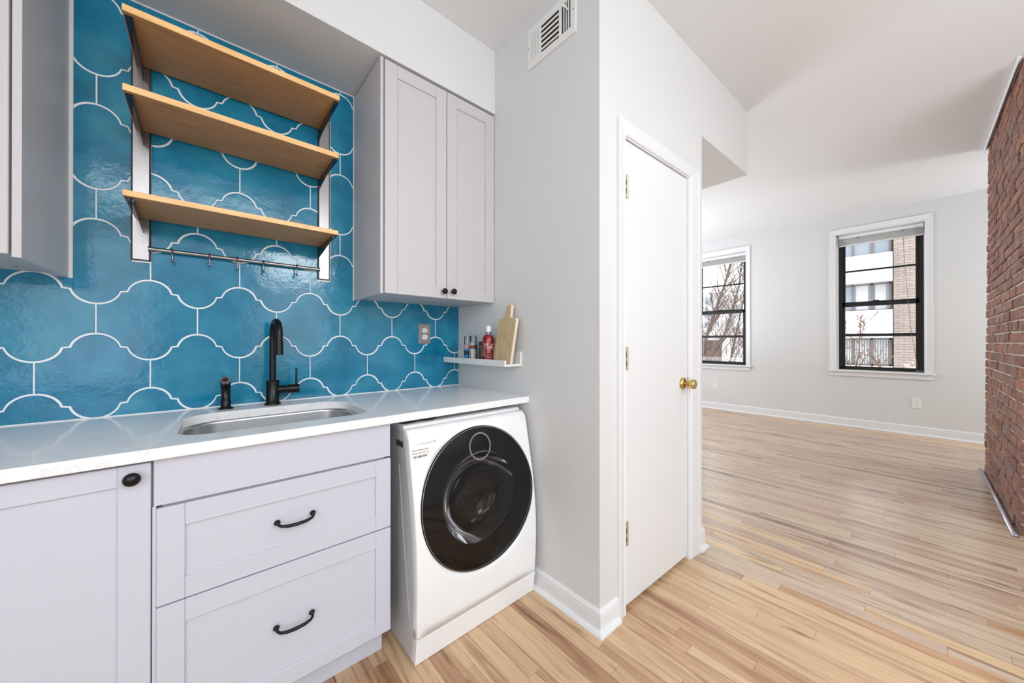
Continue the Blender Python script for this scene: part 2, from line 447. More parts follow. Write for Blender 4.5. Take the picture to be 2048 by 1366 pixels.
# closet front wall, door opening s .172-.787, z<2.083
mb = MB()
mb.box(0, .16, 0, .1, -.02, 2.84).box(.799, .957, 0, .1, -.02, 2.84).box(.16, .799, 0, .1, 2.093, 2.84)
struct(mb.build('wall_closet', 'wall', xf=rot))
mb = MB().box(.85, .957, .1, 3.5, -.02, 2.84)
struct(mb.build('wall_closet_end', 'wall', xf=rot))
struct(box(1.3, 2.1, .3, .4, -.02, 2.83).build('wall_closet_rear', 'wall'))
# soffit beyond the closet
mb = MB().box(.957, 1.71, 0, 2.9, 2.378, 2.855)
struct(mb.build('wall_soffit', 'wall', xf=rot))
# far wall with two window openings
XF = 6.83
OZ0, OZ1 = .792, 2.72
W1 = (-1.986, -1.152); W2 = (-.038, .796)
mb = MB()
for y0, y1 in ((-4.3, W1[0]), (W1[1], W2[0]), (W2[1], 2.6)): mb.box(XF, XF+.25, y0, y1, -.02, 3.05)
for y0, y1 in (W1, W2): mb.box(XF, XF+.25, y0, y1, -.02, OZ0).box(XF, XF+.25, y0, y1, OZ1, 3.05)
struct(mb.build('wall_far', 'wall'))
# baseboards
def bb_prof(h=.10): return [(0, 0), (-.028, 0), (-.028, .008), (-.022, .018), (-.012, .021), (-.012, h-.028), (-.010, h-.022), (-.012, h-.016), (-.009, h-.008), (-.004, h), (0, h)]
def bb_run(name, h, pts_fn):
    pr = bb_prof(h); n = len(pr); v = []
    for e in (0, 1): v += [pts_fn(e, d, z) for d, z in pr]
    mb = MB().add(v, [tuple(range(n)), tuple(range(n, 2*n))]+[(i, (i+1) % n, (i+1) % n+n, i+n) for i in range(n)])
    return struct(mb.build(name, 'trim'))
bb_run('baseboard_right', .098, lambda e, d, z: (XR+d, (-.02 if e == 0 else -1.058+d), z))
bb_run('baseboard_closet_left', .098, lambda e, d, z: rot((d if e == 0 else .115, d, z)))
bb_run('baseboard_closet_right', .115, lambda e, d, z: rot((.893 if e == 0 else .957-d, d, z)))
bb_run('baseboard_closet_end', .115, lambda e, d, z: rot((.957-d, d if e == 0 else 3.4, z)))
bb_run('baseboard_far', .115, lambda e, d, z: (XF+d, -4.2 if e == 0 else 2.5, z))
# ---- closet door
dr = struct(bpy.data.objects.new('door_1', None)); COL.objects.link(dr); dr.location = rot((.18, 0, 0))
MB().box(.1795, .776, .004, .04, .02, 2.076, b=.001).build('door_panel', 'trim', dr, xf=rot)
mb = MB().box(.16, .1765, -.002, .1, 0, 2.093).box(.779, .799, -.002, .1, 0, 2.093).box(.1765, .779, -.002, .1, 2.081, 2.093)
mb.box(.1765, .188, .042, .06, 0, 2.081)
mb.build('door_jamb', 'trim', dr, xf=rot)
def casing_prof(w): return [(0, 0), (0, -.009), (.006, -.013), (.012, -.010), (.02, -.012), (w-.018, -.016), (w-.006, -.019), (w, -.017), (w, 0)]
def casing(parent, mat, s0, s1, z0, z1, wl, wr, wt, xf, name='casing'):
    """mitred door/window casing: opening s0..s1, z0..z1"""
    mb = MB()
    def run(A, B):   # A,B: list of points (s,d,z)
        n = len(A); mb.add(A+B, [tuple(range(n)), tuple(range(n, 2*n))]+[(i, (i+1) % n, (i+1) % n+n, i+n) for i in range(n)])
    L_, R_, T_ = casing_prof(wl), casing_prof(wr), casing_prof(wt)
    run([(s0-a, d, z0) for a, d in L_], [(s0-a, d, z1+a*wt/wl) for a, d in L_])
    run([(s1+a, d, z0) for a, d in R_], [(s1+a, d, z1+a*wt/wr) for a, d in R_])
    run([(s0-a*wl/wt, d, z1+a) for a, d in T_], [(s1+a*wr/wt, d, z1+a) for a, d in T_])
    return mb.build(name, mat, parent, xf=xf)
casing(dr, 'trim', .172, .787, 0, 2.087, .057, .106, .058, rot, 'door_casing')
for k, (za, zb) in enumerate(((1.815, 1.912), (1.062, 1.161), (.298, .397))):
    h = MB().box(.1765, .1795, -.004, .03, za, zb).build('hinge', 'nickel', dr, xf=rot)
    MB().tube([rot((.1805, -.007, za-.001)), rot((.1805, -.007, zb+.001))], .0085, 12).build('hinge_barrel', 'nickel', h)
    MB().box(.1675, .1765, -.0135, -.0105, za, zb).build('hinge_leaf', 'nickel', h, xf=rot)
    mb = MB()
    for q in (.28, .66): mb.box(.169, .1735, -.0142, -.0135, za+(zb-za)*q-.011, za+(zb-za)*q+.011)
    mb.build('hinge_slot', 'slot', h, xf=rot)
kx = (.722, .962)
def roty(prof, c, n=24):   # lathe about the wall normal
    mb = MB(); mb.lathe([(r_, h_) for r_, h_ in prof], (c[0], 0, c[1]), 'y', n); return mb
kn = roty([(.001, -.013), (.012, -.013), (.020, -.012), (.031, -.006), (.032, .004)], kx).build('knob_rosette', 'brass', dr, xf=rot)
k2 = roty([(.010, -.012), (.010, -.026), (.013, -.032), (.022, -.038), (.0255, -.046), (.0255, -.058), (.022, -.064), (.017, -.0665)], kx).build('knob', 'brass', dr, xf=rot)
roty([(.0165, -.067), (.012, -.066), (.006, -.068), (.001, -.068)], kx).build('knob_keyhole', 'nickel', k2, xf=rot)
MB().box(.776, .7785, -.004, .02, .93, .99).build('latch_plate', 'nickel', dr, xf=rot)

# ---- windows
def fx(p): return p
def make_window(name, y0, y1, n):
    wn = struct(bpy.data.objects.new(name, None)); COL.objects.link(wn); wn.location = (XF, (y0+y1)/2, OZ0)
    f = lambda p: (XF+p[1], p[0], p[2])
    casing(wn, 'trim', y0, y1, OZ0, OZ1, .062, .062, .075, f, 'window_casing')
    # jamb lining and stops
    mb = MB().box(y0, y0+.004, 0, .24, OZ0, OZ1, xf=f).box(y1-.004, y1, 0, .24, OZ0, OZ1, xf=f).box(y0, y1, 0, .24, OZ1-.004, OZ1, xf=f)
    mb.box(y1-.022, y1-.004, .06, .115, OZ0, OZ1-.004, xf=f).box(y0+.004, y0+.01, .06, .115, OZ0, OZ1-.004, xf=f).box(y0, y1, .06, .115, OZ1-.018, OZ1-.004, xf=f)
    mb.build('window_jamb', 'trim', wn)
    mb = MB().box(y0-.078, y1+.086, -.05, .12, OZ0-.022, OZ0+.003, b=.004, xf=f)
    mb.build('window_sill', 'trim', wn)
    MB().box(y0-.06, y1+.065, -.02, 0, OZ0-.085, OZ0-.022, b=.005, xf=f).box(y0-.065, y1+.07, -.03, 0, OZ0-.038, OZ0-.022, b=.004, xf=f).build('window_apron', 'trim', wn)
    a, b_ = y0+.008, y1-.022
    z0, z1 = OZ0+.012, OZ1-.012
    mb = MB().box(a, a+.04, .11, .2, z0, z1, xf=f).box(b_-.035, b_, .11, .2, z0, z1, xf=f).box(a, b_, .11, .2, z0-.01, z0+.018, xf=f).box(a, b_, .11, .2, z1-.03, z1, xf=f)
    mb.build('window_frame', 'blackframe', wn)
    zm = 1.728
    # upper sash (outer), lower sash (inner)
    for nm, xa, xb, s0, s1, zmul, st in (('upper_sash', .165, .195, zm-.01, z1-.02, 2.20, .035), ('lower_sash', .125, .16, z0+.016, zm+.012, 1.285, .035)):
        mb = MB().box(a+.036, a+.036+st, xa, xb, s0, s1, b=.003, xf=f).box(b_-.03-st, b_-.03, xa, xb, s0, s1, b=.003, xf=f)
        mb.box(a+.036, b_-.03, xa, xb, s0, s0+(.040 if nm[0] == 'u' else .022), b=.003, xf=f).box(a+.036, b_-.03, xa, xb, s1-.05, s1, b=.003, xf=f)
        sh = mb.build(nm, 'blackframe', wn)
        MB().box(a+.06, b_-.06, xa+.006, xb-.006, zmul-(.012 if nm[0] == 'u' else .02), zmul+(.012 if nm[0] == 'u' else .02), xf=f).build('glazing_bar', 'blackframe', sh)
        for q0, q1 in ((s0+.02, zmul-.011), (zmul+.011, s1-.04)):
            MB().box(a+.065, b_-.055, (xa+xb)/2-.002, (xa+xb)/2+.002, q0, q1, xf=f).build('pane', 'pane', sh)
    yc = (y0+y1)/2+.02
    MB().box(yc-.03, yc+.03, .112, .135, zm+.02, zm+.038, b=.004, xf=f).build('sash_lock', 'blackframe', wn)
    return wn
make_window('window_1', *W1, 1); make_window('window_2', *W2, 2)
def make_blind(y0, y1, label, cord):
    bl = thing('window_blind', label, 'blind', (XF+.07, (y0+y1)/2, 2.57), 'raised blinds in the far windows')
    f = lambda p: (XF+p[1], p[0], p[2])
    MB().box(y0+.012, y1-.03, .04, .085, 2.658, 2.70, b=.003, xf=f).build('headrail', 'plastic', bl)
    for k in range(9):
        z = 2.652-k*.0095
        MB().box(y0+.014, y1-.032, .035, .087, z-.0025, z, xf=f).build('slat', 'plastic', bl)
    MB().box(y0+.014, y1-.032, .04, .084, 2.553, 2.566, b=.003, xf=f).build('bottom_rail', 'plastic', bl)
    for t in (.25, .78):
        yy = y1-.03-(y1-y0-.04)*t
        MB().box(yy-.006, yy+.006, .030, .036, 2.635, 2.652, xf=f).build('cord_clip', 'seam', bl)
    if cord:
        pts = [(XF+.03, -1.80, 2.57), (XF+.03, -1.815, 2.2), (XF+.032, -1.84, 1.75), (XF+.035, -1.87, 1.3), (XF+.036, -1.90, 1.05), (XF+.02, -1.92, .84), (XF+.012, -1.935, .80)]
        MB().tube(pts, .0022, 6).build('pull_cord', 'seam', bl)
        pts = [(XF+.02+.012*math.sin(t*2.1), -1.935+.035*math.cos(t), .799+.002*t) for t in [k*.5 for k in range(26)]]
        MB().tube(pts, .0022, 5).build('cord_coil', 'seam', bl)
make_blind(*W1, 'white slatted blind drawn up in the window nearer the brick wall, its cord hanging down', True)
make_blind(*W2, 'white slatted blind drawn up in the window partly hidden by the closet', False)

# ---- brick chimney
def bw(p):   # old wall: leans slightly
    x_, y_, z_ = p; k = z_/2.88; e = (x_-3.74)/1.65
    return (x_-.14*k, y_-.014*k*e, z_)
YB = -2.318
wbk = struct(MB().box(3.75, 5.38, -4.2, YB-.009, -.02, 2.97, xf=bw).build('wall_brick', 'mortar', org=(4.5, -3.2, 0)))
CH = .0735; NC = 40; bl = []
for c in range(NC):
    z0 = c*CH+.006; z1 = z0+CH-.013
    if z0 > 2.93: break
    odd = c % 2; hdr = (c % 6 == 5)
    x0 = 3.74; k = 0
    while x0 < 5.37:
        Lb = .098 if hdr else .2
        if k == 0: Lb = .1 if odd else .2
        Lb += rnd.uniform(-.006, .006); x1 = min(x0+Lb, 5.39)
        if x1-x0 > .03: bl.append((x0, x1, YB-.1, YB+rnd.uniform(-.004, .003), z0+rnd.uniform(-.003, .003), z1+rnd.uniform(-.003, .003), 0))
        x0 = x1+.011; k += 1
    # end face toward the hall (headers / stretchers behind the corner brick)
    y0 = YB-.112 if odd else YB-.112
    k = 0
    while y0 > YB-.75:
        Lb = .2 if odd else .1
        if k: Lb = .2
        bl.append((3.738+rnd.uniform(-.003, .003), 3.84, y0-Lb, y0, z0, z1, 1)); y0 -= Lb+.011; k += 1
def jit(b_):
    mb = MB().box(*b_[:6], b=.004, tint=rnd.random())
    mb.v = [bw((p[0]+rnd.uniform(-.002, .002), p[1]+rnd.uniform(-.002, .002), p[2]+rnd.uniform(-.002, .002))) for p in mb.v]
    return mb
def bvis(b_):
    d = Vector((b_[0], b_[3], (b_[4]+b_[5])/2))-cam.location
    return d.length+(10 if b_[6] and b_[3] < YB-.3 else 0)
bl.sort(key=bvis); rest = MB()
for k, b_ in enumerate(bl):
    m_ = jit(b_)
    if k < 300: m_.build('brick', 'brick', wbk, normals=False)
    else: rest.add(m_.v, m_.f); rest.t[-len(m_.f):] = m_.t
o = rest.build('bricks_beyond', 'brick', wbk, normals=False); o['kind'] = 'stuff'
# white metal strip where the chimney meets the ceiling
def ctop(x_): return ceilz(x_-.14)
mb = MB()
mb.add([(3.56, YB+.002, ctop(3.7)-.002), (3.56, YB+.024, ctop(3.7)-.002), (3.56, YB+.024, ctop(3.7)-.022), (3.56, YB+.018, ctop(3.7)-.03),
        (5.27, YB-.01, ctop(5.4)-.002), (5.27, YB+.014, ctop(5.4)-.002), (5.27, YB+.014, ctop(5.4)-.022), (5.27, YB+.008, ctop(5.4)-.03)],
       [(0, 1, 2, 3), (4, 5, 6, 7), (0, 1, 5, 4), (1, 2, 6, 5), (2, 3, 7, 6), (3, 0, 4, 7)])
struct(mb.build('trim_1', 'trim'))
# rounded metal floor strip along its foot
pr = [(0.0, 0), (.026, 0), (.024, .008), (.018, .014), (.010, .017), (.003, .014)]
mb = MB().prism([(YB+.006+a, b_) for a, b_ in pr], 'x', 3.70, 5.42, smooth=True)
struct(mb.build('trim_2', 'stripmetal'))
# ============================================================ CABINETS
def shaker(mat, parent, name, x0, x1, z0, z1, yf, sw, rt, rb, th=.019, rec=.008):
    """five-piece front: two stiles, two rails and a recessed panel"""
    d = MB().box(x0+sw-.004, x1-sw+.004, yf+rec, yf+th, z0+rb-.004, z1-rt+.004).build(name, mat, parent)
    b = .0015
    for a, c in ((x0, x0+sw), (x1-sw, x1)): MB().box(a, c-.0003, yf, yf+th, z0, z1, b=b).build('stile', mat, d)
    for a, c in ((z0, z0+rb), (z1-rt, z1)): MB().box(x0+sw, x1-sw, yf+.0004, yf+th, a, c, b=b).build('rail', mat, d)
    return d
YD = -.623; YC = YD+.019
def knob(parent, x_, z_, yf, r_, lab=None):
    o = MB().lathe([(.006, 0), (.0055, -.010), (r_*.75, -.014), (r_, -.019), (r_*.93, -.025), (r_*.6, -.030), (.001, -.0315)], (x_, yf, z_), 'y', 24).build('knob', 'black', parent)
    return o
# left base cabinet
t = thing('base_cabinet', 'pale grey base cabinet with a shaker door and round black knob, left of the drawers', 'cabinet', (-.36, -.3, 0))
MB().box(-1.5, -.103, -.004, YC+.001, .115, .882).build('carcass', 'cab', t)
MB().box(-1.5, -.1035, -.30, -.545, 0, .115).build('toe_kick', 'cab', t)
d = shaker('cab', t, 'door', -.52, -.1045, .119, .876, YD, .0575, .05, .055)
knob(d, -.136, .846, YD, .0165)
for xa in (-.94, -1.36): shaker('cab', t, 'door', xa, xa+.417, .119, .876, YD, .0575, .05, .055)
# sink cabinet
t = thing('sink_cabinet', 'pale grey sink cabinet with a plain top panel and two wide handled drawers', 'cabinet', (.2, -.3, 0))
MB().box(-.1025, .516, YC+.06, YC, .115, .76).box(-.1025, -.085, -.004, YC, .115, .882).box(.500, .516, -.004, YC, .115, .882).box(-.1, .515, -.004, YC, .115, .13).build('carcass', 'cab', t)
MB().box(-.1025, .514, -.30, -.545, 0, .1145).build('toe_kick', 'cab', t)
MB().box(-.1024, -.0955, YD+.005, YC, .115, .7605).build('filler_strip', 'cab', t)
MB().box(-.1, .5165, YD+.003, YC, .7605, .880, b=.001).build('false_front', 'cab', t)
def pull(parent, x_, z_, yf):
    pts = [(x_-.048, yf, z_), (x_-.048, yf-.012, z_), (x_-.046, yf-.020, z_-.001), (x_-.040, yf-.025, z_-.004), (x_-.024, yf-.029, z_-.007), (x_, yf-.030, z_-.008),
           (x_+.024, yf-.029, z_-.007), (x_+.040, yf-.025, z_-.004), (x_+.046, yf-.020, z_-.001), (x_+.048, yf-.012, z_), (x_+.048, yf, z_)]
    rs = [.0045, .0040, .0040, .0042, .0050, .0054, .0050, .0042, .0040, .0040, .0045]
    h = MB().tube(pts, rs, 12).build('handle', 'black', parent)
    for sx in (-.048, .048):
        MB().lathe([(.0085, 0), (.0085, -.002), (.006, -.0045), (.004, -.006)], (x_+sx, yf, z_), 'y', 18).build('handle_foot', 'black', h)
d = shaker('cab', t, 'drawer', -.095, .518, .5015, .7535, YD, .0545, .058, .0555); pull(d, .213, .632, YD)
d = shaker('cab', t, 'drawer', -.095, .518, .119, .4975, YD, .0545, .0595, .054); pull(d, .211, .313, YD)
# ---- worktop with an undermount cut-out
def rrect(x0, x1, y0, y1, r0, r1, n=10):
    """corner radii r0 at y0 (front), r1 at y1 (back); counter-clockwise"""
    pts = []
    for cx, cy, r_, a0 in ((x1-r0, y0+r0, r0, -90), (x1-r1, y1-r1, r1, 0), (x0+r1, y1-r1, r1, 90), (x0+r0, y0+r0, r0, 180)):
        for k in range(n+1):
            a = math.radians(a0+90*k/n); pts.append((cx+r_*math.cos(a), cy+r_*math.sin(a)))
    return pts
SX0, SX1, SY0, SY1 = -.062, .478, -.541, -.158
def ringplate(outer, inner, z0, z1, bev):
    """plate with a hole, made with matching angular sampling"""
    n = len(inner); cx = (SX0+SX1)/2; cy = (SY0+SY1)/2; (ox0, ox1, oy0, oy1) = outer
    out = []
    for p in inner:
        dx, dy = p[0]-cx, p[1]-cy; ks = []
        if dx: ks.append(((ox1 if dx > 0 else ox0)-cx)/dx)
        if dy: ks.append(((oy1 if dy > 0 else oy0)-cy)/dy)
        k = min(q for q in ks if q > 0); out.append((cx+dx*k, cy+dy*k))
    mb = MB(); c = bev
    lay = [(inner, z0, 0), (inner, z1-c, 0), (inner, z1, c), (out, z1, 0), (out, z0, 0)]
    V = []
    for pl, z, off in lay:
        if off: pl = [(p[0]+(p[0]-cx)*.006, p[1]+(p[1]-cy)*.006) for p in pl]
        V += [(p[0], p[1], z) for p in pl]
    F = []
    for a in range(5):
        b_ = (a+1) % 5
        for i in range(n): F.append((a*n+i, a*n+(i+1) % n, b_*n+(i+1) % n, b_*n+i))
    mb.add(V, F); return mb
inner = rrect(SX0, SX1, SY0, SY1, .075, .11)
wt = thing('worktop', 'long white quartz worktop with faint grey veins and a polished front edge', 'countertop', (.2, -.3, .885))
mb = ringplate((-.2, .7, -.644, -.002), inner, .885, .915, .002)
mb.box(-1.5, -.2, -.644, -.002, .885, .915).box(.7, XR-.001, -.644, -.002, .885, .915)
# front nosing with a soft bevel
mb.prism([(-.644, .885), (-.6455, .8865), (-.6455, .9135), (-.644, .915)], 'x', -1.5, XR-.001)
mb.build('slab', 'quartz', wt)
# ---- sink
sk = thing('sink', 'stainless steel undermount sink bowl set below the worktop opening', 'sink', (.208, -.35, .70))
n = len(inner); cx, cy = .208, -.35
def scl(pl, k): return [(cx+(p[0]-cx)*k, cy+(p[1]-cy)*k) for p in pl]
V = []; F = []
for pl, z in ((scl(inner, 1.02), .8845), (scl(inner, .985), .8845), (scl(inner, .98), .875), (scl(inner, .965), .74), (scl(inner, .93), .715), (scl(inner, .86), .705), (scl(inner, .12), .70)):
    V += [(p[0], p[1], z) for p in pl]
for a in range(6):
    for i in range(n): F.append((a*n+i, a*n+(i+1) % n, (a+1)*n+(i+1) % n, (a+1)*n+i))
MB().add(V, F, 0, True).build('bowl', 'steeld', sk)
MB().lathe([(.05, .7065), (.045, .708), (.03, .703), (.001, .703)], (cx, cy, 0), 'z', 24).build('drain', 'steel', sk)
# ---- tap
fc = thing('faucet', 'matt black tall gooseneck tap with a side lever behind the sink', 'faucet', (.217, -.086, .915))
MB().lathe([(.030, .915), (.030, .921), (.026, .924)], (.217, -.086, 0), 'z', 28).build('base_flange', 'black', fc)
MB().lathe([(.0245, .922), (.0245, 1.017), (.022, 1.019), (.0145, 1.020)], (.217, -.086, 0), 'z', 28).build('body', 'black', fc)
pts = [(.217, -.086, 1.015), (.217, -.086, 1.10), (.217, -.086, 1.17)]
rr = .052
for k in range(1, 15):
    a = PI*k/14; pts.append((.217+.01*(1-math.cos(a))*.5, -.086-rr*(1-math.cos(a)), 1.215+rr*math.sin(a)*1.05))
pts += [(.227, -.192, 1.16)]
sp = MB().tube(pts, .0125, 16).build('spout', 'black', fc)
MB().tube([(.227, -.190, 1.185), (.227, -.192, 1.13)], .0140, 16).build('spray_head', 'black', sp)
MB().tube([(.235, -.088, .978), (.268, -.092, .978)], .0175, 18).build('handle_stem', 'black', fc)
hb = MB().tube([(.270, -.0925, .978), (.314, -.097, .978)], .0195, 18).build('handle_barrel', 'black', fc)
MB().tube([(.303, -.096, .99), (.303, -.096, 1.068)], [.0042, .0036], 10).build('lever', 'black', hb)
# ---- side spray
ss = thing('side_sprayer', 'small black side spray with a silver nozzle, left of the tap', 'sprayer', (.061, -.078, .915))
MB().lathe([(.026, .915), (.0265, .918), (.018, .922), (.016, .926)], (.061, -.078, 0), 'z', 24).build('holder', 'black', ss)
MB().tube([(.061, -.078, .922), (.061, -.078, .95), (.061, -.078, .952), (.061, -.078, .99), (.0605, -.080, 1.012), (.0595, -.088, 1.028)], [.0165, .0165, .0145, .0150, .0165, .0170], 20).build('wand', 'black', ss)
MB().tube([(.0595, -.088, 1.026), (.0585, -.097, 1.033)], [.0165, .0160], 20).build('nozzle', 'steel', ss)
MB().tube([(.0587, -.096, 1.032), (.0584, -.099, 1.0345)], [.011, .009], 16).build('nozzle_face', 'slot', ss)
# ---- wall cabinet over the worktop, right
YU = -.368
uc = thing('wall_cabinet', 'pale grey two-door wall cabinet with black knobs, right of the bamboo shelves', 'cabinet', (.89, -.18, 1.40), 'wall cabinets')
MB().box(.588, XR-.001, -.004, YU+.021, 1.403, 2.437).build('carcass', 'cabu', uc)
MB().box(.574, .588, -.004, YU+.001, 1.397, 2.437, b=.001).build('side_panel', 'cabu', uc)
d = shaker('cabu', uc, 'door', .5935, .9045, 1.400, 2.434, YU, .0575, .058, .057); knob(d, .884, 1.433, YU, .0145)
d = shaker('cabu', uc, 'door', .9075, 1.2045, 1.400, 2.434, YU, .0575, .058, .057); knob(d, .936, 1.436, YU, .0145)
for xq, yq in ((.66, -.33), (.62, -.06), (1.15, -.33), (1.15, -.06)): MB().lathe([(.006, 1.4025), (.006, 1.4035)], (xq, yq, 0), 'z', 12).build('screw_cap', 'seam', uc)
lc = thing('wall_cabinet', 'pale grey wall cabinet at the left edge, left of the bamboo shelves', 'cabinet', (-.7, -.18, 1.40), 'wall cabinets')
MB().box(-1.15, -.379, -.004, YU+.021, 1.414, 2.437).build('carcass', 'cabu', lc)
MB().prism([(-.379, -.010), (-.3525, -.010), (-.3635, YU+.001), (-.379, YU+.001)], 'z', 1.403, 2.437).build('side_panel', 'cabu', lc)
shaker('cabu', lc, 'door', -.78, -.3835, 1.410, 2.434, YU, .0575, .058, .057)
mb = MB().lathe([(.006, 1.413), (.006, 1.4145)], (-.44, -.09, 0), 'z', 12); mb.build('screw_cap', 'seam', lc)
# ============================================================ SHELF UNIT
su = thing('wall_shelf_unit', 'three bamboo shelves on steel rails with a hook rod, mounted on the teal tiles', 'shelf', (.125, -.02, 1.49))
for x0, x1 in ((-.204, -.1605), (.4105, .4545)):
    r0 = MB().box(x0, x1, -.003, -.0155, 1.489, 2.27, b=.001).build('upright_rail', 'steel', su)
    MB().box(x0-.0035, x0, -.003, -.0135, 1.487, 2.27).box(x1, x1+.0035, -.003, -.0135, 1.487, 2.27).box(x0-.003, x1+.003, -.003, -.0135, 1.486, 1.489).build('rail_edge', 'slot', r0)
MB().box(.456, .4625, -.0035, -.0065, 1.484, 2.27).box(.404, .4625, -.0035, -.0065, 1.478, 1.485).build('rail_caulk', 'grout', su)
MB().box(-.206, -.155, -.0035, -.0065, 1.480, 1.4855).build('rail_caulk', 'grout', su)
for zb, zt, yf in ((2.2065, 2.2275, -.300), (1.967, 1.988, -.288), (1.641, 1.6595, -.282)):
    sh = MB().box(-.1965, .4265, -.018, yf+.003, zb, zt).build('shelf', 'bamboo', su)
    MB().box(-.1965, .4265, yf+.003, yf, zb, zt, b=.001).build('front_edge', 'bambooedge', sh)
    for xp, sd in ((-.1755, -1), (.4095, 1)):
        pl = [(yf+.016, zb), (yf+.016, zb-.012), (-.10, zb-.040), (-.016, zb-.052), (-.016, zb)]
        bk = MB().prism(pl, 'x', xp-.001, xp+.001).build('bracket', 'steelb', su)
        MB().box(xp, xp+sd*.018, yf+.016, -.016, zb-.0018, zb).build('bracket_flange', 'steelb', bk)
        MB().lathe([(.003, zb-.002), (.003, zb-.0035)], (xp+sd*.010, yf+.026, 0), 'z', 10).build('screw', 'steel', bk)
rd = MB().tube([(-.158, -.024, 1.531), (.409, -.024, 1.531)], .0075, 14).build('hook_rod', 'steel', su)
for xq in (-.1605, .4105): MB().lathe([(.0095, -.002), (.0095, .002)], (xq, -.024, 1.531), 'x', 16).build('rod_socket', 'steel', rd)
hk0 = None
for k, (xh, yaw_, z_) in enumerate(((-.100, .35, 0), (.011, 0, 0), (.100, -.08, 0), (.190, 0, 0), (.318, -.3, 0))):
    if hk0 is None:
        hk0 = thing('rail_hook', 'x', 'hook', (xh, -.024, 1.531), 'steel hooks on the rod under the lowest shelf')
        pts = [(xh, -.0165, 1.526), (xh, -.0165, 1.534), (xh, -.021, 1.540), (xh, -.028, 1.540), (xh, -.0330, 1.534), (xh, -.0335, 1.505), (xh, -.034, 1.492), (xh, -.038, 1.486), (xh, -.044, 1.487), (xh, -.048, 1.494)]
        MB().tube(pts, .0028, 8).build('hook_wire', 'steel', hk0)
        MB().lathe([(.001, -.003), (.0034, -.003), (.0034, .003), (.001, .003)], (xh, -.048, 1.494), 'y', 10).build('hook_tip', 'steel', hk0)
        h = hk0
    else: h = copy_tree(hk0)
    h.location = (xh, -.024, 1.531); h.rotation_euler = (0, 0, yaw_)
    h['label'] = ['steel hook at the left end of the rod, beside the left rail', 'steel hook second from the left on the rod',
                  'steel hook in the middle of the rod, in front of a grout joint', 'steel hook second from the right on the rod',
                  'steel hook nearest the right rail, over the bright glare on the tiles'][k]
# ============================================================ OUTLETS
def outlet(name, label, xf, loc, plate_mat, w_, h_, inner_=True):
    """local: a across, d out (negative towards room), z"""
    t = thing(name, label, 'outlet', loc, 'duplex power outlets')
    f = lambda p: xf((p[0], p[1], p[2]))
    pl = MB().box(-w_/2, w_/2, -.002, -.0055, -h_/2, h_/2, b=.0015).build('cover_plate', plate_mat, t, xf=f)
    if inner_:
        MB().box(-w_/2+.009, w_/2-.009, -.0055, -.0075, -h_/2+.009, h_/2-.009, b=.0012).build('plate_step', plate_mat, pl, xf=f)
    y0 = -.0085 if inner_ else -.0065
    for zc in (.0195, -.0195):
        pts = []
        for k in range(24):
            a = 2*PI*k/24; pts.append((.0165*math.cos(a), zc+max(-.0135, min(.0135, .0165*math.sin(a)))))
        rc = MB().prism(pts, 'y', -.003, y0).build('receptacle', 'plastic', t, xf=f)
        MB().box(-.0075, -.0055, y0-.0004, y0, zc-.001, zc+.008).box(.0055, .0075, y0-.0004, y0, zc, zc+.007).box(-.002, .002, y0-.0004, y0, zc-.0095, zc-.0055).build('slot', 'slot', rc, xf=f)
    MB().lathe([(.0025, y0-.0006), (.0025, y0+.002)], (0, 0, 0), 'y', 10).build('screw', 'nickel', t, xf=f)
outlet('power_outlet', 'grey-framed double outlet on the teal tiles under the wall cabinet', lambda p: (.971+p[0], p[1], 1.232+p[2]), (.971, -.003, 1.232), 'outletplate', .0745, .118)
outlet('power_outlet', 'white double outlet low on the far wall beneath the window nearer the brick', lambda p: (XF+p[1], -1.915-p[0], .404+p[2]), (XF, -1.915, .404), 'plastic', .092, .125, False)
outlet('power_outlet', 'white double outlet on the far wall just right of the closet edge', lambda p: (XF+p[1], .431-p[0], .406+p[2]), (XF, .431, .406), 'plastic', .085, .118, False)
# ============================================================ VENT
vt = thing('air_vent', 'white wall register with louvred slots high on the wall beside the closet corner', 'vent', (XR, -.79, 2.526))
f = lambda p: (XR+p[1], p[0], p[2])
ya, yb_, za, zb = -.942, -.641, 2.526, 2.722
mb = MB()
def fr(y0, y1, z0, z1, d=.007, m_=mb): m_.box(y0, y1, 0, -d, z0, z1, b=.0015, xf=f)
fr(ya, yb_, za, za+.036); fr(ya, yb_, zb-.028, zb); fr(-.731, yb_, za+.036, zb-.028); fr(ya, -.916, za+.036, zb-.028); fr(-.861, -.845, za+.036, zb-.028)
mb.build('faceplate', 'plastic', vt)
MB().box(-.918, -.728, .0005, -.0008, 2.56, 2.696, xf=f).build('duct_opening', 'dark', vt)
for k in range(6):
    z = 2.572+k*.0235
    MB().box(-.8455, -.7305, -.001, -.006, z, z+.010, b=.0015, xf=f).build('louvre', 'seam' if k == 9 else 'plastic', vt)
for k in range(4):
    y = -.873-k*.0135
    MB().box(y-.0035, y+.0005, -.002, -.007, 2.562, 2.694, xf=f).build('louvre', 'plastic', vt)
mb = MB()
for k in range(4):
    y = -.670-k*.0145; mb.box(y-.0012, y, -.0065, -.0078, 2.566, 2.69, xf=f)
mb.build('closed_slot', 'seam', vt)
MB().tube([f((-.905, -.008, 2.64)), f((-.895, -.022, 2.655)), f((-.885, -.024, 2.665))], [.002, .003, .006], 8).build('damper_lever', 'plastic', vt)
for y, z in ((-.6505, 2.628), (-.930, 2.628)): MB().lathe([(.003, -.009), (.0035, -.006)], (XR, y, z), 'x', 10).build('screw', 'seam', vt)
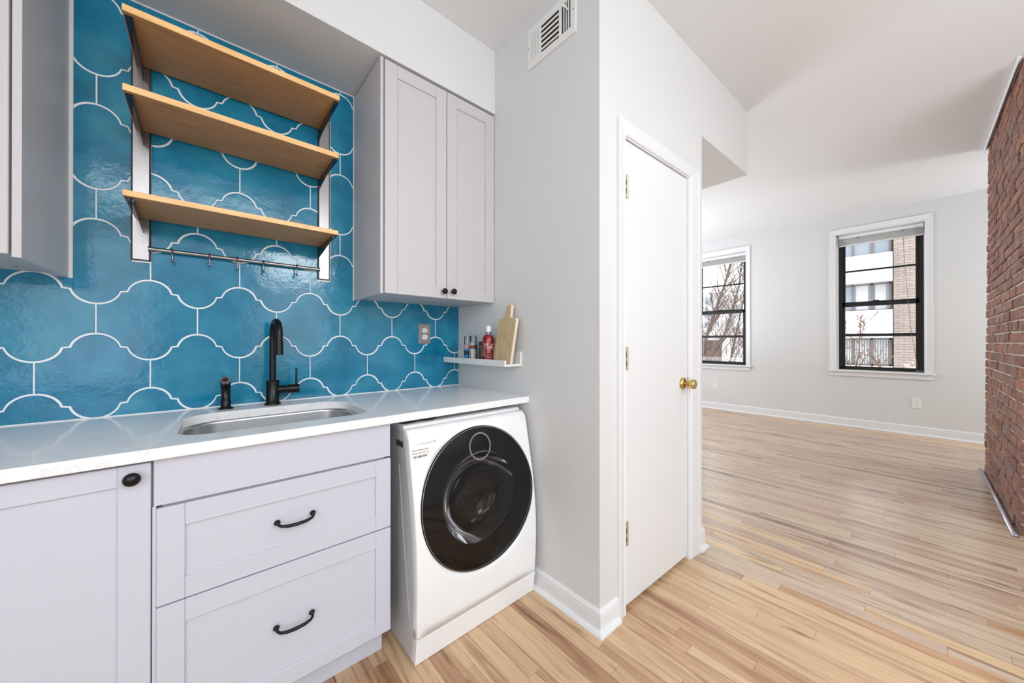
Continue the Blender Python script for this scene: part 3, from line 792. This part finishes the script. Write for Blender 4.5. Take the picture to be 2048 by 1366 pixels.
# ============================================================ PICTURE LEDGE AND WHAT STANDS ON IT
lg = thing('picture_ledge', 'narrow white ledge with a front lip on the right-hand wall above the worktop', 'shelf', (XR, -.3, 1.062))
MB().box(XR-.001, XR-.012, -.593, -.012, 1.062, 1.135, b=.001).build('back_lip', 'plastic', lg)
MB().box(XR-.012, XR-.115, -.593, -.012, 1.062, 1.074, b=.001).build('shelf_board', 'plastic', lg)
MB().box(XR-.103, XR-.115, -.593, -.012, 1.074, 1.093, b=.001).build('front_lip', 'plastic', lg)
def jar(label, x_, y_, r_, h_, mat_body, mat_cap, mat_label, caph, clear_top=False):
    z0 = 1.0745
    t = thing('spice_jar', label, 'jar', (x_, y_, z0), 'spice jars on the picture ledge')
    hb = h_-caph
    MB().lathe([(r_*.9, z0), (r_, z0+.004), (r_, z0+hb-.006), (r_*.8, z0+hb)], (x_, y_, 0), 'z', 24).build('glass_body', mat_body, t)
    c = MB()
    c.lathe([(r_*.93, z0+hb), (r_*.96, z0+hb+.002), (r_*.93, z0+h_-.003), (r_*.85, z0+h_)], (x_, y_, 0), 'z', 24)
    c.build('cap', mat_cap, t)
    MB().lathe([(r_+.0004, z0+.012), (r_+.0004, z0+hb*.78)], (x_, y_, 0), 'z', 24).build('label_band', mat_label, t)
    return t
M['jar_blue'] = flat('jar_label_blue', (70, 150, 205), .4); M['jar_navy'] = flat('jar_navy', (28, 40, 70), .35)
M['jar_green'] = flat('jar_label_green', (20, 70, 48), .4); M['jar_brown'] = flat('spice_brown', (110, 80, 52), .5)
M['jar_salt'] = flat('pink_salt', (214, 170, 160), .5); M['jar_black'] = flat('peppercorn', (30, 28, 28), .4)
M['jar_silver'] = flat('jar_label_silver', (196, 200, 204), .4); M['sauce'] = flat('red_chilli_sauce', (138, 18, 12), .15, coat=.5)
M['capgrey'] = flat('cap_grey', (170, 175, 180), .3); M['labelwhite'] = flat('label_white', (238, 236, 232), .5)
j = jar('salt grinder with a light blue label and clear cap, leftmost on the ledge', 1.150, -.185, .019, .142, 'jar_salt', 'clear', 'jar_blue', .048)
MB().lathe([(.0196, 1.108), (.0196, 1.135)], (1.15, -.185, 0), 'z', 24).build('label_stripe', 'jar_navy', j)
j = jar('pepper grinder with a black label and clear cap, behind the short jars', 1.172, -.214, .020, .146, 'jar_black', 'clear', 'jar_navy', .046)
MB().lathe([(.0206, 1.118), (.0206, 1.122), ], (1.172, -.214, 0), 'z', 24).build('label_stripe', 'labelwhite', j)
j = jar('short spice jar with a silver-white label and white-rimmed lid', 1.140, -.252, .0185, .106, 'jar_brown', 'capgrey', 'jar_silver', .016)
for k in range(4):
    MB().box(1.1215, 1.1222, -.262+k*.0055, -.2595+k*.0055, 1.09, 1.138).build('lettering', 'slot', j)
j = jar('dark spice jar with a green label and dark blue lid, next to the red sauce', 1.160, -.318, .021, .112, 'jar_brown', 'jar_navy', 'jar_green', .018)
MB().lathe([(.0217, 1.112), (.0217, 1.122)], (1.16, -.318, 0), 'z', 24).build('label_stripe', 'sauce', j)
# sauce bottle
bx_, by_ = 1.150, -.388; z0 = 1.0745; r_ = .033
sb = thing('sauce_bottle', 'squeeze bottle of red chilli sauce with white print and white cap', 'bottle', (bx_, by_, z0))
MB().lathe([(r_*.9, z0), (r_, z0+.005), (r_, z0+.120), (r_*.93, z0+.134), (r_*.7, z0+.145), (r_*.45, z0+.149)], (bx_, by_, 0), 'z', 32).build('bottle_body', 'sauce', sb)
MB().lathe([(.0145, z0+.148), (.0135, z0+.166)], (bx_, by_, 0), 'z', 24).build('bottle_neck', 'clear', sb)
MB().lathe([(.0155, z0+.164), (.0155, z0+.192), (.0145, z0+.197), (.001, z0+.197)], (bx_, by_, 0), 'z', 24).build('bottle_cap', 'plastic', sb)
def onb(a, h):  # wrap label coordinates (a metres around, h up) on the bottle, centred on the camera-facing side
    th = math.atan2(-1.901-by_, 0-bx_)+a/r_
    return (bx_+(r_+.0006)*math.cos(th), by_+(r_+.0006)*math.sin(th), z0+h)
def strokes(segs, wd, name):
    mb = MB()
    for pts in segs: mb.tube([onb(*p) for p in pts], wd, 5)
    return mb.build(name, 'labelwhite', sb)
# rooster emblem: body, breast, tail feathers, comb, legs
rooster = [[(-.010, .082), (-.004, .072), (.004, .066), (.011, .070), (.014, .080)], [(-.010, .082), (-.013, .092), (-.010, .099), (-.006, .096), (-.005, .088), (.002, .082), (.012, .082)],
           [(-.013, .1), (-.011, .105), (-.009, .101), (-.007, .104), (-.006, .099)], [(-.013, .095), (-.017, .093), (-.013, .092)],
           [(.010, .08), (.016, .094), (.022, .098)], [(.011, .078), (.019, .089), (.025, .090)], [(.012, .075), (.020, .082), (.026, .080)], [(.011, .072), (.019, .074), (.024, .070)],
           [(-.002, .068), (-.003, .056), (-.008, .054)], [(-.003, .056), (.001, .053)], [(.006, .067), (.007, .056), (.003, .053)], [(.007, .056), (.011, .054)],
           [(-.006, .078), (.000, .074), (.006, .077)], [(-.004, .083), (.002, .079), (.009, .081)]]
strokes(rooster, .0011, 'rooster_emblem')
rr2 = random.Random(3); seg = []
for cxx in (-.024, .029):
    for k in range(5):
        h = .098-k*.014
        seg += [[(cxx-.003, h), (cxx+.003, h+.001)], [(cxx, h+.004), (cxx, h-.004)], [(cxx-.003, h-.003), (cxx+.003, h-.004)]]
strokes(seg, .0007, 'side_characters')
seg = []
for row, ww in ((.042, .016), (.034, .020), (.026, .014), (.018, .018)):
    a = -ww
    while a < ww: l = rr2.uniform(.002, .006); seg.append([(a, row), (a+l, row+rr2.uniform(-.0008, .0008))]); a += l+.0018
strokes(seg, .0008, 'small_print')
# cutting board leaning on the wall
cbd = thing('cutting_board', 'small handled wooden board leaning upright at the end of the ledge', 'cutting board', (1.16, -.52, 1.0745))
hw = .068; yc = -.522
pl = [(-hw, 0), (hw, 0), (hw, .222), (hw-.008, .232), (.026, .236), (.020, .243), (.018, .295), (.013, .303), (-.013, .303), (-.018, .295), (-.020, .243), (-.026, .236), (-hw+.008, .232), (-hw, .222)]
def cb(p):  # p=(a along wall, thickness, height); lean about the foot
    a, t_, h = p; return (1.128+h*.155+t_, yc+a-h*.03, 1.0752+h*.985)
MB().prism([(p[0], p[1]) for p in pl], 'y', 0, .018).build('board', 'board', cbd, xf=lambda p: cb((p[0], p[1], p[2])))
mb = MB()
for i in range(7, 14):
    a, b_ = pl[i], pl[(i+1) % 14]
    e = .0004
    mb.add([cb((a[0]-e, -.0002, a[1]+e)), cb((b_[0]-e, -.0002, b_[1]+e)), cb((b_[0]-e, .018, b_[1]+e)), cb((a[0]-e, .018, a[1]+e))], [(0, 1, 2, 3)])
mb.build('board_edge', 'boardedge', cbd)
# ============================================================ WASHING MACHINE
WX0, WX1 = .575, 1.180
ZS = [0, .10, .15, .3, .43, .57, .70, .80, .826, .838, .846, .850]
YS = [-.702, -.715, -.720, -.726, -.720, -.702, -.675, -.655, -.648, -.640, -.626, -.612]
def yfz(z):
    for a in range(len(ZS)-1):
        if z <= ZS[a+1]:
            k = (z-ZS[a])/(ZS[a+1]-ZS[a]); return YS[a]+(YS[a+1]-YS[a])*max(k, 0)
    return YS[-1]
def yfs(z): return sum(yfz(min(max(z+d, 0), .80 if z < .79 else .85)) for d in (-.03, -.015, 0, .015, .03))/5 if .04 < z < .79 else yfz(z)
def ysm(z):   # seam between side and front panel
    pts = [(0, -.670), (.10, -.689), (.28, -.694), (.49, -.677), (.80, -.612), (.85, -.598)]
    for (a, ya_), (b_, yb2) in zip(pts, pts[1:]):
        if z <= b_: return ya_+(yb2-ya_)*(z-a)/(b_-a)
    return -.598
wm = thing('washing_machine', 'white front-loading washer with a big smoked round door, under the worktop end', 'washing machine', (.877, -.35, 0))
zz = [0, .05, .1, .2, .28, .4, .49, .6, .7, .8, .838]
poly = [(-.04, .002), (-.04, .838)]+[(ysm(z)+.002, max(z, .002)) for z in zz[::-1]]
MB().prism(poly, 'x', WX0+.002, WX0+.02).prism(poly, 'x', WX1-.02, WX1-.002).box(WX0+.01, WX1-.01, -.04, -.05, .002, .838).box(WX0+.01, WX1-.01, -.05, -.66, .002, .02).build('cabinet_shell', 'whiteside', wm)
tp = [(-.045, .838), (-.045, .858), (-.060, .861), (-.585, .861), (-.598, .858), (-.603, .850), (-.603, .838)]
MB().prism(tp, 'x', WX0+.001, WX1-.001).build('top_lid', 'white', wm)
CX, CZ, CR = .8815, .534, .284
def panel(x0, x1, z0, z1, hole):
    N = 160; V = []; F = []
    angs = [2*PI*k/N for k in range(N)]
    for cxx, czz in ((x0, z0), (x1, z0), (x1, z1), (x0, z1)):   # snap to the corners
        a = math.atan2(czz-CZ, cxx-CX) % (2*PI); k = min(range(N), key=lambda q: abs(angs[q]-a)); angs[k] = a
    b = .007
    def edge(ins):
        out = []
        for a in angs:
            dx, dz = math.cos(a), math.sin(a)
            kk = min([(x1-ins-CX)/dx if dx > 1e-9 else 9, (x0+ins-CX)/dx if dx < -1e-9 else 9, (z1-ins*.4-CZ)/dz if dz > 1e-9 else 9, (z0-CZ)/dz if dz < -1e-9 else 9])
            out.append((CX+dx*kk, CZ+dz*kk, kk))
        return out
    rings = []; E0 = edge(b)
    for t in (0, .15, .3, .45, .6, .8, 1):
        rings.append([(CX+math.cos(a)*(CR+(e[2]-CR)*t), CZ+math.sin(a)*(CR+(e[2]-CR)*t)) for a, e in zip(angs, E0)])
    for rg in rings:
        for p in rg: V.append((p[0], yfs(p[1]), p[1]))
    for k in (1, 2, 3, 4):
        ph = PI/2*k/4
        for e in edge(b*(1-math.sin(ph))): V.append((e[0], yfs(e[1])+b*(1-math.cos(ph)), e[1]))
    for d in (.5, 1):
        for e in edge(0):
            y0_ = yfs(e[1])+b; ysd = max(ysm(min(e[1], .85)), y0_); V.append((e[0], y0_+(ysd-y0_)*d, e[1]))
    # hole edge
    hb_ = len(V)
    for p in rings[0]: V.append((p[0], yfs(p[1])+.02, p[1]))
    nr = len(rings)+6
    for j in range(nr-1):
        for i in range(N): F.append((j*N+i, j*N+(i+1) % N, (j+1)*N+(i+1) % N, (j+1)*N+i))
    for i in range(N): F.append((hb_+i, hb_+(i+1) % N, (i+1) % N, i))
    return V, F
V, F = panel(WX0, WX1, .101, .848, True)
MB().add(V, F, 0, True).build('front_panel', 'white', wm)
kp = [(yfz(z), z) for z in (.002, .03, .06, .099)]+[(ysm(.099), .099), (ysm(.0), .002)]
MB().prism(kp, 'x', WX0+.001, WX1-.001).build('kick_panel', 'white', wm)
# door
def disc(r0, r1, dy, nr=8, N=96, cx=CX, cz=CZ, f=yfs):
    V = []; F = []
    for j in range(nr+1):
        r_ = r0+(r1-r0)*j/nr
        for k in range(N):
            a = 2*PI*k/N; x_, z_ = cx+r_*math.cos(a), cz+r_*math.sin(a); V.append((x_, f(z_)+dy, z_))
    for j in range(nr):
        for k in range(N): F.append((j*N+k, j*N+(k+1) % N, (j+1)*N+(k+1) % N, (j+1)*N+k))
    return V, F
dg = MB(); V, F = disc(.001, .2795, -.005, 14); dg.add(V, F, 0, True)
door = dg.build('door', 'doorglass', wm)
mb = MB(); V, F = disc(.2795, .2795, -.005, 1)
ring = lambda r_, dy: [(CX+r_*math.cos(a), yfs(CZ+r_*math.sin(a))+dy, CZ+r_*math.sin(a)) for a in [2*PI*k/96 for k in range(97)]]
MB().tube(ring(.2805, -.004), .0016, 8).build('chrome_rim', 'steel', door)
MB().tube(ring(.2835, .001), .0022, 8).build('door_gap', 'dark', door)
V, F = disc(.186, .284, .012, 4); MB().add(V, F, 0, True).build('door_inner_band', 'rubber', door)
V, F = disc(.050, .0565, -.0058, 1, 64, .889, .737); MB().add(V, F).build('touch_ring', 'seam', door)
def tubey(prof, n=64): return MB().lathe(prof, (CX, 0, CZ-.01), 'y', n)
mb = MB(); pr = [(.19, -.685), (.195, -.66), (.18, -.60), (.20, -.57)]
def openlathe(pr, n=64):
    V = []; F = []
    for r_, h in pr:
        for k in range(n): a = 2*PI*k/n; V.append((CX+r_*math.cos(a), h, CZ-.01+r_*math.sin(a)))
    for j in range(len(pr)-1):
        for k in range(n): F.append((j*n+k, j*n+(k+1) % n, (j+1)*n+(k+1) % n, (j+1)*n+k))
    return V, F
V, F = openlathe(pr); MB().add(V, F, 0, True).build('gasket', 'seam', wm)
V, F = openlathe([(.20, -.57), (.235, -.565), (.240, -.54), (.240, -.24), (.225, -.21), (.10, -.20), (.09, -.215), (.001, -.215)]); drum = MB().add(V, F, 0, True).build('drum', 'steel', wm)
for k in range(3):
    a = 2*PI*k/3+.9; c_, s_ = math.cos(a), math.sin(a)
    MB().tube([(CX+c_*.22, -.53, CZ-.01+s_*.22), (CX+c_*.212, -.40, CZ-.01+s_*.212), (CX+c_*.22, -.26, CZ-.01+s_*.22)], [.018, .026, .018], 10).build('drum_paddle', 'steel', drum)
mb = MB()
for j in range(5):
    for k in range(40):
        a = 2*PI*(k+.5*(j % 2))/40; mb.box(CX+.238*math.cos(a)-.003, CX+.238*math.cos(a)+.003, -.30-j*.05-.003, -.30-j*.05+.003, CZ-.01+.238*math.sin(a)-.003, CZ-.01+.238*math.sin(a)+.003)
o = mb.build('drum_holes', 'dark', drum); o['kind'] = 'stuff'
V, F = openlathe([(.184, -.688), (.17, -.64), (.13, -.59), (.06, -.575), (.001, -.572)]); MB().add(V, F, 0, True).build('door_bowl', 'clear', door)
# printing on the front: frame following the panel slope
def pmat(x_, z_, ang=0, lift=.0010):
    dz = .02; y0_, y1_ = yfs(z_-dz), yfs(z_+dz); up = Vector((0, y1_-y0_, 2*dz)).normalized(); rt = Vector((1, 0, 0)); nn = rt.cross(up)
    m = Matrix((rt, up, nn)).transposed().to_4x4(); m.translation = Vector((x_, yfs(z_), z_))+nn*lift
    return m @ Matrix.Rotation(ang, 4, 'Z')
text('LG SIGNATURE', .0125, 'inklight', wm, pmat(.604, .789), 'brand_lettering', .0002)
stk = MB().add([tuple(pmat(.580, .741, 0, .0012) @ Vector(p)) for p in ((0, 0, 0), (.076, 0, 0), (.076, .040, 0), (0, .040, 0))], [(0, 1, 2, 3)]).build('service_sticker', 'labelwhite', wm)
text('Newest Appliance Sales', .0070, 'ink', stk, pmat(.583, .7705, 0, .0018), 'sticker_lettering', .0001)
text('Service center New York', .0066, 'ink', stk, pmat(.583, .7600, 0, .0018), 'sticker_lettering', .0001)
text('201-888-5047', .0100, 'slot', stk, pmat(.587, .7455, 0, .0018), 'sticker_lettering', .0001, .0002)
V, F = disc(.0085, .0095, -.0006, 1, 32, 1.150, .815); pi_ = MB().add(V, F).build('power_symbol', 'inklight', wm)
V, F = disc(.0030, .0038, -.0006, 1, 24, 1.150, .815); MB().add(V, F).build('symbol_core', 'inklight', pi_)
# small rating label on the side
sd = MB().box(WX0+.0015, WX0+.002, -.597, -.532, .772, .796).build('side_label', 'ink', wm)
mb = MB()
for k, (a, b_) in enumerate(((-.545, -.537), (-.556, -.549), (-.567, -.560), (-.590, -.575))): mb.box(WX0+.001, WX0+.0015, a, b_, .777, .791)
mb.build('label_blocks', 'slot', sd)
# ribbed pressing on the side
mb = MB().tube([(WX0+.001, -.56, .70), (WX0+.001, -.60, .45), (WX0+.001, -.655, .14)], .0013, 6); mb.build('side_crease', 'whiteside', wm)
for k, (px_, py_) in enumerate(((.615, -.55), (.70, -.55))):
    t = thing('rubber_pad', ['black rubber pad on the washer top, the one next to the sink cabinet', 'black rubber pad on the washer top, the one farther from the sink cabinet'][k], 'pad', (px_, py_, .8612), 'rubber pads on the washer')
    MB().lathe([(.036, .8612), (.040, .866), (.040, .878), (.036, .882)], (px_, py_, 0), 'z', 28).build('pad_body', 'rubber', t)
    MB().lathe([(.022, .882), (.022, .8835)], (px_, py_, 0), 'z', 20).build('pad_grip', 'rubber', t)
o = box(XR-.018, XR-.001, -.565, -.10, .8615, .8845, b=.001).build('trim_3', 'plastic'); struct(o)

# ============================================================ OUTSIDE
M['obrick'] = flat('far_tan_brick', (150, 130, 116), .9)
def obrick():
    m, nt, b, L = newmat('tan_brick_facade')
    g = nt.nodes.new('ShaderNodeNewGeometry'); mp = nt.nodes.new('ShaderNodeMapping'); L(g.outputs['Position'], mp.inputs[0])
    mp.inputs['Rotation'].default_value = (R(90), 0, R(90))
    sx = nt.nodes.new('ShaderNodeSeparateXYZ'); L(g.outputs['Position'], sx.inputs[0]); cx_ = nt.nodes.new('ShaderNodeCombineXYZ'); L(sx.outputs[1], cx_.inputs[0]); L(sx.outputs[2], cx_.inputs[1])
    br = nt.nodes.new('ShaderNodeTexBrick'); L(cx_.outputs[0], br.inputs['Vector']); br.inputs['Scale'].default_value = 1
    br.inputs['Brick Width'].default_value = .24; br.inputs['Row Height'].default_value = .08; br.inputs['Mortar Size'].default_value = .01
    br.inputs['Color1'].default_value = lin((150, 137, 130)); br.inputs['Color2'].default_value = lin((164, 149, 140)); br.inputs['Mortar'].default_value = lin((122, 112, 107))
    L(br.outputs[0], b.inputs['Base Color']); b.inputs['Roughness'].default_value = .9; return m
M['obrick'] = obrick()
M['owhite'] = flat('far_white_concrete', (228, 226, 228), .9); M['oglass'] = flat('far_window_glass', (140, 150, 162), .15); M['ocurt'] = flat('far_curtain', (150, 156, 158), .9)
M['ometal'] = flat('far_window_metal', (112, 104, 106), .6); M['obrown'] = flat('far_brown_wall', (112, 92, 82), .9); M['opale'] = flat('far_pale_wall', (190, 190, 192), .9)
M['bark'] = flat('bark', (92, 78, 72), .9, bump=.6, bscale=60); M['twig'] = flat('twig', (98, 84, 78), .9); M['bud'] = flat('bud', (128, 96, 82), .9); M['blossom'] = flat('blossom', (240, 226, 214), .8)
ab = thing('apartment_building', 'tan brick apartment building with white concrete balcony bands, across the street', 'building', (17, -1, -7))
MB().box(16.0, 21, -5.5, -1.47, -7, 14).build('brick_pier', 'obrick', ab)
MB().box(16.4, 21, -1.47, .85, -7, 14).build('rear_wall', 'obrick', ab)
for k in range(-3, 5):
    zb_ = 1.32+1.77*k; MB().box(15.85, 16.4, -1.45, .85, zb_, zb_+.88).build('balcony_band', 'owhite', ab)
    z0_, z1_ = zb_+.88, zb_+1.77
    if k in (-1, 0, 1):
        wn = MB().box(16.28, 16.3, -1.40, .85, z0_, z1_).build('window', 'oglass' if k != -1 else 'ocurt', ab)
        mb = MB()
        for y in ((-1.42, -1.36), (-1.02, -.95), (-.56, -.52), (.1, .16)): mb.box(16.22, 16.3, y[0], y[1], z0_, z1_)
        mb.box(16.22, 16.3, -1.42, .85, z0_, z0_+.05).box(16.22, 16.3, -1.42, .85, z1_-.05, z1_)
        mb.build('mullion', 'ometal', wn)
        if k == 0: MB().box(16.26, 16.28, -1.30, -1.06, z0_+.05, z1_-.05).box(16.26, 16.28, -.9, -.62, z0_+.05, z1_-.05).build('curtain', 'opale', wn)
        if k == -1:
            mb = MB()
            for q in range(36): mb.box(16.262, 16.28, -1.34+q*.06, -1.31+q*.06, z0_+.05, z1_-.05)
            mb.build('curtain', 'opale', wn)
wb2 = thing('white_building', 'long white building at the back, behind the bare trees', 'building', (26, 8, -7))
MB().box(24, 28, 3.2, 22, -7, 2.0).build('wall', 'owhite', wb2); MB().box(23.9, 24.1, 3.1, 22.1, 2.0, 2.1).build('parapet', 'owhite', wb2)
sb_ = thing('low_building', 'low brown building seen through the bare trees, beyond the partly hidden window', 'building', (18, 4.3, -7))
MB().box(16, 16.4, 3.45, 7, -7, 1.27).build('wall', 'obrown', sb_); MB().box(15.9, 16.45, 3.40, 7.1, 1.27, 1.34).build('parapet', 'owhite', sb_)
sc_ = thing('pale_building', 'pale distant building behind the trees, at the left edge of the far window', 'building', (32, 10, -7))
MB().box(30, 34, 8.2, 14, -7, 5.1).build('wall', 'opale', sc_)
mb = MB()
for a in range(4):
    for b_ in range(5): mb.box(29.95, 30, 8.6+a*1.2, 9.1+a*1.2, .2+b_*1.0, .75+b_*1.0)
mb.build('windows', 'oglass', sc_)
gr_ = struct(MB().box(7.3, 60, -30, 40, -7.2, -7).build('ground', 'obrown'))
def tree(label, X, lines, radii, seed, dens, blen, group='bare street trees', tw='twig'):
    q = random.Random(seed)
    base = lines[0][0]; t = thing('bare_tree', label, 'tree', (X, base[0]-.3, -7), group)
    tr = MB(); br = MB(); bd = MB()
    def bud(p):
        s_ = q.uniform(.008, .016); v = [p+Vector(d)*s_ for d in ((1, 0, 0), (-1, 0, 0), (0, 1, 0), (0, -1, 0), (0, 0, 1.5), (0, 0, -1.5))]
        bd.add(v, [(0, 2, 4), (2, 1, 4), (1, 3, 4), (3, 0, 4), (2, 0, 5), (1, 2, 5), (3, 1, 5), (0, 3, 5)])
    def grow(p, d, L_, r_, lvl):
        pts = [p]; n_ = 4
        for k in range(n_):
            d = (d+Vector((q.gauss(0, .12), q.gauss(0, .14), q.gauss(.06, .08)))).normalized(); pts.append(pts[-1]+d*L_/n_)
        br.tube(pts, [r_*(1-.65*k/n_) for k in range(n_+1)], 4 if lvl else 5)
        for k in range(1, n_+1):
            if q.random() < .6: bud(pts[k])
        if lvl < 2:
            for k in range(1, n_+1):
                if q.random() < .75:
                    dd = (d+Vector((q.gauss(0, .5), q.gauss(0, .6), q.gauss(.15, .3)))).normalized(); grow(pts[k], dd, L_*q.uniform(.4, .65), r_*.55, lvl+1)
    for ln, (ra, rb) in zip(lines, radii):
        p0 = Vector((X, ln[0][0]-.25, -7)); pts = [Vector((X+q.uniform(-.15, .15), a, b_)) for a, b_ in ln]
        al = [p0]+pts; tr.tube(al, [ra*1.3]+[ra+(rb-ra)*k/(len(pts)-1) for k in range(len(pts))], 8)
        for a, b_ in zip(pts, pts[1:]):
            for k in range(dens):
                u = q.random(); p = a.lerp(b_, u); d = (b_-a).normalized()
                dd = (d*.9+Vector((q.gauss(0, .4), q.choice([-1, 1])*q.uniform(.2, .8), q.uniform(0, .5)))).normalized()
                grow(p, dd, blen*q.uniform(.6, 1.2), rb*.7, 0)
    tr.build('trunk', 'bark', t, normals=False); o = br.build('branches', tw, t, normals=False); o['kind'] = 'stuff'; o = bd.build('buds', 'bud', t, normals=False); o['kind'] = 'stuff'
    return t
tree('tall bare tree with two thick leaning limbs, nearest the partly hidden window', 12.0,
     [[(2.65, .37), (2.39, 1.45), (2.21, 2.08), (1.9, 2.94), (1.74, 3.53), (1.45, 4.6)], [(2.43, .3), (2.32, .65), (2.0, 1.22), (1.76, 2.06), (1.59, 2.82), (1.45, 4.2)]], [(.055, .022), (.04, .017)], 4, 8, 1.0)
tree('slim bare tree at the right side of the partly hidden window', 12.6,
     [[(2.02, .22), (1.95, .62), (1.74, 1.64), (1.62, 2.53), (1.5, 4.2)], [(1.42, .0), (1.38, .5), (1.25, 1.1), (1.0, 1.9)]], [(.034, .014), (.05, .02)], 9, 8, .8)
tree('low budding tree with thin twigs, seen in the window nearer the brick wall', 12.0,
     [[(-.86, -.2), (-.92, .4), (-1.0, .9), (-1.03, 1.5)], [(-.72, -.2), (-.76, .4), (-.74, 1.2)], [(-1.15, -.2), (-1.25, .3), (-1.38, .65)]], [(.022, .008), (.02, .008), (.015, .008)], 15, 4, .48, tw='twig')
q = random.Random(2); bs = thing('blossoming_branch', 'branch of pale blossom at the lower right corner of the window nearer the brick wall', 'blossom', (11, -1.7, -.2))
MB().tube([(11, -1.5, -.2), (11, -1.72, .35), (11, -1.88, .72)], [.014, .01, .005], 6).tube([(11, -1.66, .2), (11, -1.72, .5), (11, -1.74, .66)], [.008, .006, .004], 6).build('branch', 'twig', bs)
mb = MB()
for k in range(46):
    c = Vector((11+q.gauss(0, .06), -1.82+q.gauss(0, .055), .62+q.gauss(0, .06))); s_ = q.uniform(.012, .022)
    v = [c+Vector(d)*s_ for d in ((1, 0, 0), (-1, 0, 0), (0, 1, 0), (0, -1, 0), (0, 0, .8), (0, 0, -.8))]
    mb.add(v, [(0, 2, 4), (2, 1, 4), (1, 3, 4), (3, 0, 4), (2, 0, 5), (1, 2, 5), (3, 1, 5), (0, 3, 5)])
o = mb.build('petals', 'blossom', bs, normals=False); o['kind'] = 'stuff'
